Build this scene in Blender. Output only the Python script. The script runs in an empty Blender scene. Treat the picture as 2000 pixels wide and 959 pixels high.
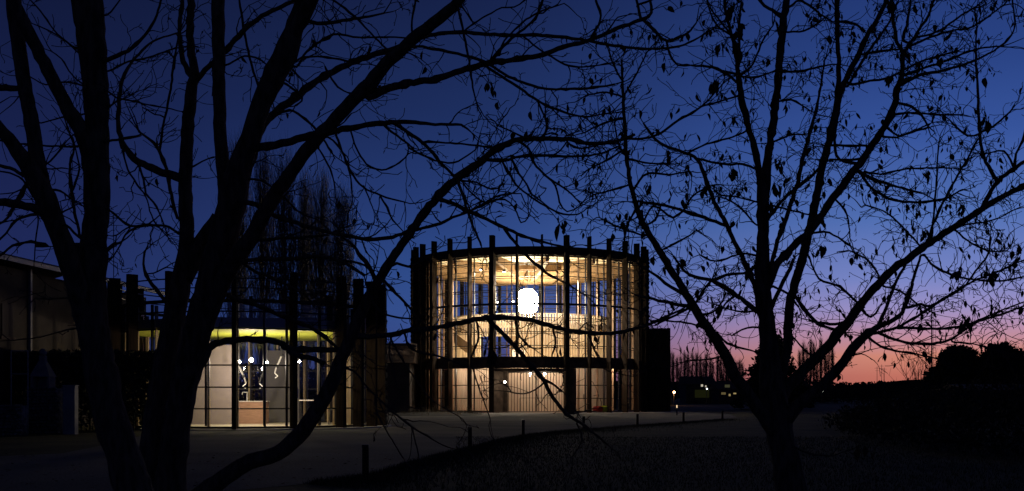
import bpy, math, random
from mathutils import Vector, Matrix, noise
R = math.radians
sc = bpy.context.scene
COL = sc.collection
# ---------------------------------------------------------------- camera
F, HZ, EYE = 2200.0, 776.0, 1.2          # focal length and horizon row in photo pixels, eye height in metres
cam = bpy.data.cameras.new('camera'); co = bpy.data.objects.new('camera', cam); COL.objects.link(co)
co.location = (0, 0, EYE); co.rotation_euler = (R(90), 0, 0)
cam.sensor_width = 36; cam.lens = 36*F/2000; cam.shift_y = (HZ-479.5)/2000
cam.clip_start = 0.1; cam.clip_end = 6000
sc.camera = co
sc.view_settings.view_transform = 'Standard'; sc.view_settings.look = 'None'
sc.view_settings.exposure = 0; sc.view_settings.gamma = 1; sc.view_settings.use_curve_mapping = False
sc.cycles.use_denoising = True; sc.cycles.max_bounces = 7; sc.cycles.transparent_max_bounces = 24
sc.cycles.sample_clamp_indirect = 4; sc.cycles.caustics_reflective = False; sc.cycles.caustics_refractive = False
# ---------------------------------------------------------------- sky: afterglow low on the right, deep blue elsewhere
def lin(h):
    c = [int(h[i:i+2], 16)/255 for i in (0, 2, 4)]
    return tuple(x/12.92 if x <= .04045 else ((x+.055)/1.055)**2.4 for x in c) + (1,)
w = bpy.data.worlds.new('World'); sc.world = w; w.use_nodes = True
nt = w.node_tree; nt.nodes.clear(); L = nt.links.new
def N(t, **k):
    n = nt.nodes.new(t)
    for a, b in k.items(): setattr(n, a, b)
    return n
tc = N('ShaderNodeTexCoord'); sp = N('ShaderNodeSeparateXYZ'); L(tc.outputs['Generated'], sp.inputs[0])
def math_(op, a, b=None, c=None):
    n = N('ShaderNodeMath', operation=op)
    for i, v in enumerate((a, b, c)):
        if v is None: continue
        if isinstance(v, (int, float)): n.inputs[i].default_value = v
        else: L(v, n.inputs[i])
    return n.outputs[0]
X, Y, Z = sp.outputs
hyp = math_('MAXIMUM', math_('SQRT', math_('ADD', math_('MULTIPLY', X, X), math_('MULTIPLY', Y, Y))), .001)
tan = math_('DIVIDE', Z, hyp)
az = math_('ARCTAN2', X, Y)                                   # 0 straight ahead, positive to the right
el = math_('DIVIDE', math_('MAXIMUM', tan, 0.0), 1.0)
el = math_('POWER', math_('MINIMUM', el, 1.0), .5)            # more room near the horizon
def ramp(stops):
    r = N('ShaderNodeValToRGB'); L(el, r.inputs[0]); e = r.color_ramp.elements
    r.color_ramp.interpolation = 'LINEAR'
    while len(e) > 1: e.remove(e[0])
    e[0].position = stops[0][0]**.5; e[0].color = lin(stops[0][1])
    for t, h in stops[1:]:
        q = e.new(min(1, t**.5)); q.color = lin(h)
    return r.outputs[0]
rl = ramp([(0, '262247'), (.03, '232a56'), (.08, '202a5b'), (.15, '1c2552'), (.22, '172049'), (.35, '101838'), (.7, '090e26'), (1, '060a1c')])
rc = ramp([(0, '35305a'), (.02, '3c4173'), (.045, '3c5090'), (.075, '385596'), (.11, '325192'), (.17, '28407b'), (.25, '1e3061'), (.35, '17234b'), (.7, '0c132f'), (1, '080d22')])
rr = ramp([(0, 'a9584a'), (.018, 'c17060'), (.035, 'd08672'), (.055, 'bb8ea6'), (.075, '9a90c4'), (.10, '7885c4'), (.15, '5270b4'), (.22, '36539a'), (.28, '2a4384'), (.35, '223873'), (.7, '141f4a'), (1, '0a1029')])
def smooth(a, lo, hi):
    m = N('ShaderNodeMapRange', interpolation_type='SMOOTHSTEP'); L(a, m.inputs[0])
    m.inputs[1].default_value = lo; m.inputs[2].default_value = hi; return m.outputs[0]
dist = math_('ABSOLUTE', math_('SUBTRACT', az, R(32)))        # angle away from the afterglow
def mix(f, a, b):
    m = N('ShaderNodeMix', data_type='RGBA'); L(f, m.inputs[0]); L(a, m.inputs[6]); L(b, m.inputs[7]); return m.outputs[2]
f1 = math_('SUBTRACT', 1.0, smooth(dist, R(28), R(58)))
f2 = math_('SUBTRACT', 1.0, smooth(dist, R(11), R(36)))
colr = mix(f2, mix(f1, rl, rc), rr)
below = math_('LESS_THAN', Z, 0.0)
dark = N('ShaderNodeRGB'); dark.outputs[0].default_value = (.003, .003, .004, 1)
colr = mix(below, colr, dark.outputs[0])
bg = N('ShaderNodeBackground'); L(colr, bg.inputs[0]); bg.inputs[1].default_value = 1.0
wo = N('ShaderNodeOutputWorld'); L(bg.outputs[0], wo.inputs[0])
# ---------------------------------------------------------------- helpers
def P(px, py, Yd):
    return Vector(((px-1000)/F*Yd, Yd, EYE+(HZ-py)/F*Yd))
def G(px, py):                                                # a ground point seen at a photo pixel
    Yd = F*EYE/(py-HZ); return ((px-1000)/F*Yd, Yd)
class MB:
    def __init__(s): s.v = []; s.f = []
    def add(s, v, f):
        n = len(s.v); s.v += [tuple(a) for a in v]; s.f += [tuple(i+n for i in q) for q in f]
    def box(s, c, d, rz=0, tilt=None):
        m = Matrix.Rotation(rz, 3, 'Z')
        if tilt: m = m @ Matrix.Rotation(tilt[1], 3, tilt[0])
        v = [Vector(c) + m @ Vector((x*d[0]/2, y*d[1]/2, z*d[2]/2)) for x in (-1, 1) for y in (-1, 1) for z in (-1, 1)]
        s.add(v, [(0, 1, 3, 2), (4, 6, 7, 5), (0, 4, 5, 1), (2, 3, 7, 6), (0, 2, 6, 4), (1, 5, 7, 3)])
    def bx(s, x0, x1, y0, y1, z0, z1): s.box(((x0+x1)/2, (y0+y1)/2, (z0+z1)/2), (x1-x0, y1-y0, z1-z0))
    def tube(s, pts, rad, n=6, cap=True):
        pts = [Vector(p) for p in pts]
        if not hasattr(rad, '__len__'): rad = [rad]*len(pts)
        t = (pts[1]-pts[0]).normalized(); u = t.orthogonal().normalized(); base = len(s.v)
        for i, p in enumerate(pts):
            a = pts[max(0, i-1)]; b = pts[min(len(pts)-1, i+1)]
            t2 = b-a
            if t2.length > 1e-9: t = t2.normalized()
            u = (u - t*u.dot(t));  u = u.normalized() if u.length > 1e-6 else t.orthogonal().normalized()
            w_ = t.cross(u)
            for k in range(n):
                an = 2*math.pi*k/n; s.v.append(tuple(p + (u*math.cos(an)+w_*math.sin(an))*rad[i]))
        for i in range(len(pts)-1):
            for k in range(n):
                a = base+i*n+k; b = base+i*n+(k+1) % n; s.f.append((a, b, b+n, a+n))
        if cap and n > 2:
            s.f.append(tuple(base+k for k in reversed(range(n)))); e = base+(len(pts)-1)*n; s.f.append(tuple(e+k for k in range(n)))
    def arc(s, r0, r1, z0, z1, a0, a1, n=24, z0b=None, z1b=None):   # a curved slab; angles in degrees, 0 faces the camera
        full = abs(a1-a0) >= 359.9; b = len(s.v); m = n if full else n+1
        for i in range(m):
            a = R(a0+(a1-a0)*i/n); t = i/n
            za = z0 if z0b is None else z0+(z0b-z0)*t; zb = z1 if z1b is None else z1+(z1b-z1)*t
            for r, z in ((r0, za), (r1, za), (r1, zb), (r0, zb)): s.v.append((r*math.sin(a), -r*math.cos(a), z))
        for i in range(n):
            p = b+4*i; q = b+4*((i+1) % m)
            for k in range(4): s.f.append((p+k, q+k, q+(k+1) % 4, p+(k+1) % 4))
        if not full: s.f.append((b+3, b+2, b+1, b)); e = b+4*n; s.f.append((e, e+1, e+2, e+3))
    def sphere(s, c, r, nu=12, nv=8, sq=1.0, e=1.0):
        c = Vector(c); b = len(s.v)
        for j in range(1, nv):
            ph = math.pi*j/nv
            for i in range(nu):
                th = 2*math.pi*i/nu; sr = math.sin(ph)**e
                s.v.append((c.x+r*sr*math.cos(th), c.y+r*sr*math.sin(th), c.z+r*sq*math.cos(ph)))
        s.v.append((c.x, c.y, c.z+r*sq)); s.v.append((c.x, c.y, c.z-r*sq)); T = len(s.v)-2
        for j in range(nv-2):
            for i in range(nu):
                a = b+j*nu+i; d = b+j*nu+(i+1) % nu; s.f.append((a, a+nu, d+nu, d))
        for i in range(nu):
            s.f.append((T, b+i, b+(i+1) % nu)); q = b+(nv-2)*nu; s.f.append((T+1, q+(i+1) % nu, q+i))
    def lathe(s, c, prof, n=16):
        b = len(s.v)
        for r, z in prof:
            for k in range(n):
                a = 2*math.pi*k/n; s.v.append((c[0]+r*math.cos(a), c[1]+r*math.sin(a), c[2]+z))
        for i in range(len(prof)-1):
            for k in range(n):
                p = b+i*n+k; q = b+i*n+(k+1) % n; s.f.append((p, q, q+n, p+n))
        s.f.append(tuple(b+k for k in reversed(range(n)))); e = b+(len(prof)-1)*n; s.f.append(tuple(e+k for k in range(n)))
    def build(s, name, m, parent=None, smooth=False, loc=None, rz=0):
        me = bpy.data.meshes.new(name); me.from_pydata(s.v, [], s.f); me.materials.append(m); me.update()
        if smooth: me.polygons.foreach_set('use_smooth', [True]*len(me.polygons))
        o = bpy.data.objects.new(name, me); COL.objects.link(o)
        if parent: o.parent = parent
        if loc: o.location = loc
        o.rotation_euler.z = rz
        return o
def tag(o, label=None, cat=None, group=None, kind=None):
    for k, v in (('label', label), ('category', cat), ('group', group), ('kind', kind)):
        if v: o[k] = v
    return o
def empty(name, loc, rz=0, **k):
    o = bpy.data.objects.new(name, None); COL.objects.link(o); o.location = loc; o.rotation_euler.z = rz
    o.empty_display_size = .2; return tag(o, **k)
def copy_tree(o, parent=None):
    c = o.copy(); COL.objects.link(c); c.parent = parent
    for ch in list(KIDS(o)): copy_tree(ch, c)
    return c
def KIDS(o): return [x for x in bpy.data.objects if x.parent == o]
MATS = {}
def mat(name, col, rough=.7, var=0, scale=5, bump=0, metal=0, emit=None, es=0, stretch=None, col2=None, spec=.3):
    if name in MATS: return MATS[name]
    m = bpy.data.materials.new(name); m.use_nodes = True; t = m.node_tree; b = t.nodes['Principled BSDF']
    b.inputs['Base Color'].default_value = (*col, 1); b.inputs['Roughness'].default_value = rough
    b.inputs['Metallic'].default_value = metal; b.inputs['Specular IOR Level'].default_value = spec
    if emit: b.inputs['Emission Color'].default_value = (*emit, 1); b.inputs['Emission Strength'].default_value = es
    if var or bump:
        c = t.nodes.new('ShaderNodeTexCoord'); mp = t.nodes.new('ShaderNodeMapping'); t.links.new(c.outputs['Object'], mp.inputs[0])
        if stretch: mp.inputs['Scale'].default_value = stretch
        n = t.nodes.new('ShaderNodeTexNoise'); n.inputs['Scale'].default_value = scale; n.inputs['Detail'].default_value = 6
        t.links.new(mp.outputs[0], n.inputs['Vector'])
        if var:
            r = t.nodes.new('ShaderNodeValToRGB'); t.links.new(n.outputs[0], r.inputs[0])
            c2 = col2 or tuple(x*(1-var) for x in col)
            r.color_ramp.elements[0].position = .35; r.color_ramp.elements[0].color = (*c2, 1)
            r.color_ramp.elements[1].position = .65; r.color_ramp.elements[1].color = (*[min(1, x*(1+var*.6)) for x in col], 1)
            t.links.new(r.outputs[0], b.inputs['Base Color'])
        if bump:
            bp = t.nodes.new('ShaderNodeBump'); bp.inputs['Strength'].default_value = bump; bp.inputs['Distance'].default_value = .02
            t.links.new(n.outputs[0], bp.inputs['Height']); t.links.new(bp.outputs[0], b.inputs['Normal'])
    MATS[name] = m; return m
def glass(name, refl=.07, tint=(.93, .95, .97)):
    m = bpy.data.materials.new(name); m.use_nodes = True; t = m.node_tree; t.nodes.clear()
    a = t.nodes.new('ShaderNodeBsdfTransparent'); a.inputs[0].default_value = (*tint, 1)
    g = t.nodes.new('ShaderNodeBsdfGlossy'); g.inputs['Roughness'].default_value = .02
    x = t.nodes.new('ShaderNodeMixShader'); x.inputs[0].default_value = refl
    o = t.nodes.new('ShaderNodeOutputMaterial')
    t.links.new(a.outputs[0], x.inputs[1]); t.links.new(g.outputs[0], x.inputs[2]); t.links.new(x.outputs[0], o.inputs[0]); return m
GLASS = glass('clear_glass')
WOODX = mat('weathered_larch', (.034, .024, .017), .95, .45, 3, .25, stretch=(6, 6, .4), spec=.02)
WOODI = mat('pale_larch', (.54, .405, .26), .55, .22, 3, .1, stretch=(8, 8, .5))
WOODR = mat('glulam', (.24, .15, .075), .6, .25, 3, .1, stretch=(4, 4, 4))
STEEL = mat('dark_steel', (.022, .021, .022), .45, metal=.3)
CORTEN = mat('dark_brown_steel', (.075, .055, .042), .8, .4, 2.2, .1, spec=.08)
CREAM = mat('cream_ceiling', (.80, .70, .50), .8, .06, 1)
FLOOR = mat('pale_floor', (.48, .42, .34), .35, .1, 2)
REDC = mat('red_ceiling', (.38, .10, .085), .7)
YEL = mat('yellow_green_ceiling', (.42, .46, .045), .7)
WHITE = mat('white_metal', (.75, .74, .72), .35)
PLASTER = mat('white_plaster', (.62, .55, .52), .85, .08, 2)
BLACK = mat('black_paint', (.015, .015, .016), .6)
def lamp_mat(name, col, s): return mat(name, (.02, .02, .02), .5, emit=col, es=s)
def point(parent, loc, col, power, rad=.05, spot=None):
    l = bpy.data.lights.new('lamp_light', 'SPOT' if spot else 'POINT'); l.color = col; l.energy = power; l.shadow_soft_size = rad
    if spot: l.spot_size = R(spot); l.spot_blend = .6
    o = bpy.data.objects.new('lamp_light', l); COL.objects.link(o); o.location = loc
    if parent: o.parent = parent
    return o
rnd = random.Random(7)

# ================================================================ GROUND
def sheet(name, pts, z, m, kind='structure'):
    mb = MB(); mb.add([(x, y, z) for x, y in pts], [tuple(range(len(pts)))]); o = mb.build(name, m)
    return tag(o, kind=kind)
def ground_mat(name, c1, c2, s1, s2, bump):
    m = bpy.data.materials.new(name); m.use_nodes = True; t = m.node_tree; b = t.nodes['Principled BSDF']; b.inputs['Roughness'].default_value = .95
    b.inputs['Specular IOR Level'].default_value = .15
    c = t.nodes.new('ShaderNodeTexCoord'); n = t.nodes.new('ShaderNodeTexNoise'); n.inputs['Scale'].default_value = s1; n.inputs['Detail'].default_value = 8
    n2 = t.nodes.new('ShaderNodeTexNoise'); n2.inputs['Scale'].default_value = s2; n2.inputs['Detail'].default_value = 4
    for q in (n, n2): t.links.new(c.outputs['Object'], q.inputs['Vector'])
    mm = t.nodes.new('ShaderNodeMath'); mm.operation = 'ADD'; t.links.new(n.outputs[0], mm.inputs[0]); t.links.new(n2.outputs[0], mm.inputs[1])
    r = t.nodes.new('ShaderNodeValToRGB'); m2 = t.nodes.new('ShaderNodeMath'); m2.operation = 'MULTIPLY'; m2.inputs[1].default_value = .5
    t.links.new(mm.outputs[0], m2.inputs[0]); t.links.new(m2.outputs[0], r.inputs[0])
    r.color_ramp.elements[0].position = .38; r.color_ramp.elements[0].color = (*c1, 1); r.color_ramp.elements[1].position = .62; r.color_ramp.elements[1].color = (*c2, 1)
    t.links.new(r.outputs[0], b.inputs['Base Color'])
    bp = t.nodes.new('ShaderNodeBump'); bp.inputs['Strength'].default_value = bump; bp.inputs['Distance'].default_value = .05
    t.links.new(n2.outputs[0], bp.inputs['Height']); t.links.new(bp.outputs[0], b.inputs['Normal']); return m
LAWN = ground_mat('winter_lawn', (.024, .022, .008), (.085, .072, .026), .6, 14, .8)
GRAVEL = ground_mat('fine_gravel', (.075, .068, .062), (.15, .135, .12), .35, 22, .6)
PAVE = ground_mat('pale_paving', (.20, .18, .155), (.34, .31, .27), .5, 9, .3)
sheet('ground', [(-3000, -300), (3000, -300), (3000, 4000), (-3000, 4000)], 0, LAWN)
edge = [(-300, 1010), (200, 985), (420, 962), (600, 945), (714, 931), (800, 905), (860, 889), (918, 875), (970, 861), (1022, 851), (1080, 844), (1140, 839), (1245, 831), (1335, 825), (1411, 819), (1440, 815)]
far = [(1425, 809.5), (1380, 806), (1290, 802), (1200, 799), (1000, 797), (780, 799), (640, 805), (400, 812), (330, 835), (240, 862), (120, 886), (-300, 905)]
pts = [G(*p) for p in edge+far]
sheet('gravel_path', pts, .004, GRAVEL)
# paved apron in front of the round hall
CX, CY = (1034.5-1000)/F*96, 96.0
mb = MB(); mb.arc(6, 13.2, -.1, .010, -88, 88, 48)
o = mb.build('paved_apron', PAVE, loc=(CX, CY, 0)); tag(o, kind='structure')
# ================================================================ ROUND HALL
hall = empty('round_hall', (CX, CY, 0), label='large round timber and glass hall glowing inside, with tall fins above its roof edge', cat='building')
RF0, RF1, RG, DR = 9.6, 10.08, 9.2, 6.6
NF, TH0 = 32, 4.6
angs = [TH0+360/NF*k for k in range(NF)]
def pol(r, a, z=0): return Vector((r*math.sin(R(a)), -r*math.cos(R(a)), z))
fin0 = None
PA = (angs[0]-22.5, angs[0]+11.25)      # the portal takes the three bays between these two fins
for k, a in enumerate(angs):
    an = (a+180) % 360-180
    portal_fin = -17.5 < an < 16.5 and min(abs(an-PA[0]), abs(an-PA[1])) > 2
    mb = MB(); z0 = 4.3 if portal_fin else 0
    wd = .34 if min(abs(an-PA[0]), abs(an-PA[1])) < 2 else .13
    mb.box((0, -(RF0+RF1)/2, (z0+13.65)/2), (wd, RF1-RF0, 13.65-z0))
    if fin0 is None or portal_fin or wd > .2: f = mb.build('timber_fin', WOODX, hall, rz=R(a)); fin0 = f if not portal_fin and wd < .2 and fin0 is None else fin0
    else:
        f = fin0.copy(); COL.objects.link(f); f.parent = hall; f.rotation_euler.z = R(a)
# floor, intermediate slab, roof
mb = MB(); mb.arc(.01, RG+.25, -.3, .06, 0, 360, 64); mb.build('floor', FLOOR, hall)
mb = MB(); mb.arc(.01, RG+.12, 3.72, 4.22, -180, 180, 64); mb.build('floor_slab', CREAM, hall)
mb = MB(); mb.arc(.01, RG+.05, 3.62, 3.70, -180, 180, 64); mb.build('red_soffit', REDC, hall)
mb = MB(); mb.arc(RG+.14, RF0-.02, 3.45, 4.25, -180, 180, 96); mb.build('floor_band', CORTEN, hall)
mb = MB(); mb.arc(.01, RG+.1, 12.25, 12.72, 0, 360, 64); roof = mb.build('roof', CORTEN, hall)
mb = MB(); mb.arc(RG-.15, RF0-.02, 12.15, 12.8, 0, 360, 96); mb.build('fascia', CORTEN, roof)
mb = MB(); mb.arc(.01, RG-.18, 12.17, 12.235, 0, 360, 64); mb.build('ceiling', CREAM, hall)
# glulam beams
beam = None
for k in range(14):
    if beam is None:
        mb = MB(); v = []
        for x in (-.15, .15): v += [(x, -.9, 12.15), (x, -RG+.3, 12.15), (x, -RG+.3, 11.75), (x, -5.2, 11.15), (x, -.9, 10.95)]
        mb.add(v, [(4, 3, 2, 1, 0), (5, 6, 7, 8, 9)]+[(i, (i+1) % 5, (i+1) % 5+5, i+5) for i in range(5)])
        beam = mb.build('roof_beam', WOODR, hall, rz=R(8))
    else:
        b = beam.copy(); COL.objects.link(b); b.parent = hall; b.rotation_euler.z = R(8+360/14*k)
mb = MB(); mb.arc(.7, .95, 10.9, 12.15, 0, 360, 24); mb.build('beam_hub', WOODR, hall)
mb = MB()
for r_ in (4.6,):
    mb.arc(r_-.09, r_+.09, 11.55, 12.15, 0, 360, 56)
mb.build('ring_beam', WOODR, hall)
# windows: one per bay and storey, a steel frame with transoms, a timber post and a pane
def bay(z0, z1, trans, name, wood=True):
    mb = MB(); s = 360/NF
    for t in trans: mb.arc(RG-.03, RG+.05, t-.03, t+.03, 0, s, 4)
    mb.arc(RG-.05, RG+.06, z0, z0+.09, 0, s, 4); mb.arc(RG-.05, RG+.06, z1-.09, z1, 0, s, 4)
    mb.box(pol(RG, .25, (z0+z1)/2), (.07, .12, z1-z0-.18), R(.25))
    fr = mb.build(name, STEEL, hall)
    mb = MB(); mb.box(pol(RG-.17, s*.72, (z0+z1)/2), (.07, .17, z1-z0-.02), R(s*.72)); mb.build('post', mat('brown_larch', (.30, .19, .115), .7, .25, 3, .1, stretch=(8, 8, .5), spec=.1), fr)
    mb = MB(); b = len(mb.v)
    for i in range(5):
        a = s*i/4; mb.v += [tuple(pol(RG, a, z0+.02)), tuple(pol(RG, a, z1-.02))]
    mb.f += [(2*i, 2*i+2, 2*i+3, 2*i+1) for i in range(4)]
    mb.build('pane', GLASS, fr); return fr
up = bay(4.25, 12.15, [5.2, 6.26, 7.33, 8.37, 9.47, 10.55, 11.6], 'window')
lo = bay(.06, 3.62, [1.12, 2.14], 'window')
for proto, base in ((up, 0), (lo, 1)):
    for k, a in enumerate(angs):
        mid = (a+180+360/NF/2) % 360-180
        if base and -17 < mid < 16: continue                      # the portal is here
        if k == 10: proto.rotation_euler.z = R(a); continue
        c = copy_tree(proto, hall); c.rotation_euler.z = R(a)
# thin rings around the fins
for z, hw in ((5.0, .02), (6.1, .02), (7.15, .02), (8.37, .085), (9.3, .02), (10.35, .02), (10.9, .02), (11.4, .02), (11.85, .02)):
    mb = MB(); mb.arc(RF0-.09, RF0-.03, z-hw, z+hw, 0, 360, 96); mb.build('rail', STEEL, hall)
# bulging boards that close the flanks
for a0, a1 in ((64, 112), (-112, -57)):
    mb = MB(); n = int((a1-a0)*2)
    for q in range(n):
        aa = a0+(a1-a0)*(q+.5)/n
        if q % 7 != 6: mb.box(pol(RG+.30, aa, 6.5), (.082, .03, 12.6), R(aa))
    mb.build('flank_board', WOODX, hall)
for a0, a1 in ((82, 108), (-108, -82)):
    mb = MB(); z = .1
    while z < 12.9:
        n = 16; bb = len(mb.v)
        for q in range(n+1):
            aa = a0+(a1-a0)*q/n
            for dr, dz in ((0, 0), (.05, .05), (.08, .14), (.05, .23), (0, .28), (-.04, .14)): mb.v.append(tuple(pol(RF1+dr-.02, aa, z+dz)))
        for q in range(n):
            for k in range(6): mb.f.append((bb+6*q+k, bb+6*(q+1)+k, bb+6*(q+1)+(k+1) % 6, bb+6*q+(k+1) % 6))
        z += .34
    mb.build('curved_band', WOODX, hall)
# inner timber drum: ground floor wall of close boards
mb = MB(); mb.arc(DR-.2, DR-.05, .06, 3.62, -180, 180, 120); core = mb.build('core_wall', CORTEN, hall)
mb = MB(); n = 172
for i in range(n):
    a = 360*i/n
    mb.box(pol(DR, a, 1.84), (.178, .06, 3.5), R(a))
mb.build('cladding_board', mat('washed_larch', (.56, .45, .33), .6, .2, 3, stretch=(8, 8, .5)), core)
mb = MB()
mb.box(pol(DR+.09, 4.2, 1.25), (.05, .05, .42), R(4.2)); mb.build('door_pull', BLACK, core)
mb = MB(); mb.box(pol(DR+.09, 40, 1.25), (.05, .05, .42), R(40)); mb.build('door_pull', BLACK, core)
# upper slatted screen with an opening on the left
mb = MB(); n = 84
for i in range(n):
    a = -86+172*i/(n-1)
    z0 = 6.15 if -37 < a < -10 else 4.22
    top = 7.84
    mb.box(pol(DR, a, (z0+top)/2), (.13, .09, top-z0), R(a))
mb.arc(DR-.09, DR+.06, 7.84, 7.9, -86, 86, 60); mb.arc(DR-.08, DR-.055, 7.0, 7.2, -86, 86, 60); mb.arc(DR-.09, DR+.06, 6.08, 6.15, -37, -10, 12)
mb.build('slat_screen', WOODI, hall)
# gallery floor behind the screen and its parapet, ramp edge on the left
mb = MB(); mb.arc(6.0, DR-.1, 7.0-.2, 7.0, -80, 95, 40); mb.build('gallery', CREAM, hall)
mb = MB(); mb.arc(DR+.35, DR+.45, 6.2, 7.1, -72, -40, 12, z0b=4.4, z1b=5.3); mb.build('stair_string', WOODR, hall)
mb = MB(); mb.arc(6.2, 6.3, 4.22, 7.6, 96, 196, 30); mb.build('inner_wall', WOODR, hall)
# portal: splayed dark leaves, lintel, glass doors
pm = (PA[0]+PA[1])/2
mb = MB()
XL, XR, YO, YI = -2.98, 4.52, -RF1+.12, -RG+.75
v0 = pol(RF1, PA[0]); v1 = pol(RF1, PA[1]); v0.x += .15; v1.x -= .15
il = Vector((-2.15, -RG+.65, 0)); ir = Vector((3.42, -RG+.65, 0))
def slabwall(mb, a, b, z0, z1, th=.16):
    d = (b-a); d.z = 0; L_ = d.length; c = (a+b)/2; mb.box((c.x, c.y, (z0+z1)/2), (L_, th, z1-z0), math.atan2(d.y, d.x))
portal = None
for p, q, h in ((v0, il, 3.44), (v1, ir, 3.44), (Vector((-2.14, -RG+.57, 0)), Vector((-1.86, -RG+.57, 0)), 3.2), (Vector((2.66, -RG+.57, 0)), Vector((3.41, -RG+.57, 0)), 3.2)):
    mb = MB(); slabwall(mb, p, q, 0, h); portal = mb.build('portal_panel', CORTEN, hall)
mb = MB(); b = [v0, v1, ir, il]
mb.add([(p.x, p.y, z) for z in (3.2, 3.42) for p in b], [(0, 1, 2, 3), (7, 6, 5, 4), (0, 4, 5, 1), (1, 5, 6, 2), (2, 6, 7, 3), (3, 7, 4, 0)])
mb.build('lintel', CORTEN, hall)
mb = MB(); mb.bx(2.93, 3.14, -RG+.44, -RG+.475, 1.25, 1.62); mb.build('notice', mat('white_notice', (.7, .69, .64), .5), portal)
for x0, x1 in ((-1.85, .40), (.42, 2.65)):
    mb = MB(); y = -RG+.57
    for xx in (x0+.02, x1-.02): mb.bx(xx-.022, xx+.022, y-.03, y+.03, .07, 3.2)
    mb.bx(x0+.042, x1-.042, y-.03, y+.03, .07, .12); mb.bx(x0+.042, x1-.042, y-.03, y+.03, 3.1, 3.2)
    d = mb.build('glass_door', STEEL, hall)
    mb = MB(); mb.add([(x0+.02, y, .1), (x1-.02, y, .1), (x1-.02, y, 3.15), (x0+.02, y, 3.15)], [(0, 1, 2, 3)]); mb.build('pane', GLASS, d)
    mb = MB(); xa, xb = (x0+.95, x1-.06) if x0 < 0 else (x0+.06, x1-.95)
    mb.bx(xa, xb, y-.09, y-.06, 1.13, 1.16); e_ = xa if x0 < 0 else xb; mb.bx(e_-.015, e_+.015, y-.09, y-.06, .12, 1.13); mb.build('push_bar', STEEL, d)
# services: emergency lights along the wall are things of their own below
# side wing clad with upright boards
wx0, wx1 = P(1270, 0, 100).x-CX, P(1293, 0, 100).x-CX
mb = MB(); mb.bx(wx0-2.5, wx1, -1, 8, 0, 7.0); wing = mb.build('side_wing', CORTEN, hall)
mb = MB()
for i in range(24):
    mb.bx(wx0+i*.14-2.3, wx0+i*.14-2.2, -1.06, -1, 0, 7.05)
for i in range(44): mb.bx(wx1, wx1+.06, -.9+i*.2, -.78+i*.2, 0, 7.05)
mb.build('cladding_board', WOODX, wing)
# ---- lamps of the hall
def HP(px, py, Yd): return P(px, py, Yd)
g = HP(1030, 589, 92.5)
gl = empty('globe_lamp', g, label='huge white glowing lantern hanging in the middle of the round hall', cat='lamp')
mb = MB(); mb.sphere((0, 0, 0), .88, 24, 16, 1.17, .62); mb.build('lantern', lamp_mat('lantern_glow', (1, .85, .58), 130), gl, True)
mb = MB(); mb.tube([(0, 0, 1.02), (0, 0, 12.16-g.z)], .02, 6); mb.build('cord', BLACK, gl)
SPOTG = 'small spotlights under the roof of the round hall'
def spot_lamp(p, zc, em, label, grp, power=0, col=(1, .86, .66), r=.07, name='ceiling_spotlight'):
    t = empty(name, p, label=label, cat='spotlight', group=grp)
    mb = MB(); mb.lathe((0, 0, 0), [(r*.7, .16), (r, .14), (r*1.05, .012), (r*.95, .01)][::-1], 14); mb.build('housing', BLACK, t)
    mb = MB(); mb.sphere((0, 0, -.005), r*.86, 12, 8, .8); mb.build('bulb', lamp_mat('bulb_%d' % em, col, em), t, True)
    mb = MB(); mb.tube([(0, 0, .14), (0, 0, max(.2, zc-p.z))], .012, 5); mb.build('stem', BLACK, t)
    if power: point(t, (0, 0, -r*1.4), col, power, .07, 165)
    return t
spot_lamp(HP(985, 530, 87.5), 12.16, 260, 'brightest small spotlight, above and left of the big lantern in the hall', SPOTG, 2600, (1, .90, .74), .11)
spot_lamp(HP(939, 527, 88.4), 12.16, 40, 'small spotlight farthest left beneath the hall roof', SPOTG, 2000, r=.08)
spot_lamp(HP(964, 532, 92), 12.16, 25, 'dim spotlight just left of the brightest one beneath the hall roof', SPOTG, 0, r=.08)
spot_lamp(HP(972, 590, 98), 12.16, 40, 'spotlight level with the lantern, farther left of it', SPOTG, 0, r=.08)
spot_lamp(HP(1002, 588, 98), 12.16, 60, 'spotlight level with the lantern and closest to it', SPOTG, 900, r=.10)
spot_lamp(HP(1107, 541, 88), 12.16, 15, 'faint spotlight right of the big lantern beneath the hall roof', SPOTG, 2400, (1, .90, .78), r=.09)
DG = 'downlights in the red entrance ceiling'
for px, em, pw, lb in ((922, 12, 260, 'downlight behind the glass left of the entrance doors'), (1014, 14, 130, 'leftmost downlight over the entrance doors'), (1046, 10, 0, 'downlight between the two bright entrance bulbs'), (1076, 14, 130, 'downlight just right of the right hanging bulb'), (1105, 14, 110, 'rightmost downlight over the entrance doors'), (1182, 14, 200, 'downlight behind the glass right of the entrance doors'), (870, 8, 230, 'downlight at the far left end of the ground floor')):
    Yd = 88.2 if px not in (922, 1182, 870) else (89.2 if px != 870 else 91.5); p = P(px, 725, Yd); p.z = 3.56
    t = empty('downlight', p, label=lb, cat='downlight', group=DG)
    mb = MB(); mb.lathe((0, 0, 0), [(.10, 0), (.10, .06)], 14); mb.build('housing', WHITE, t)
    mb = MB(); mb.lathe((0, 0, 0), [(.085, -.012), (.085, -.002)], 14); mb.build('diffuser', lamp_mat('dl_%d' % em, (1, .80, .6), em), t)
    if pw: point(t, (0, 0, -.1), (1, .82, .6), pw*.75, .06)
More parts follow.
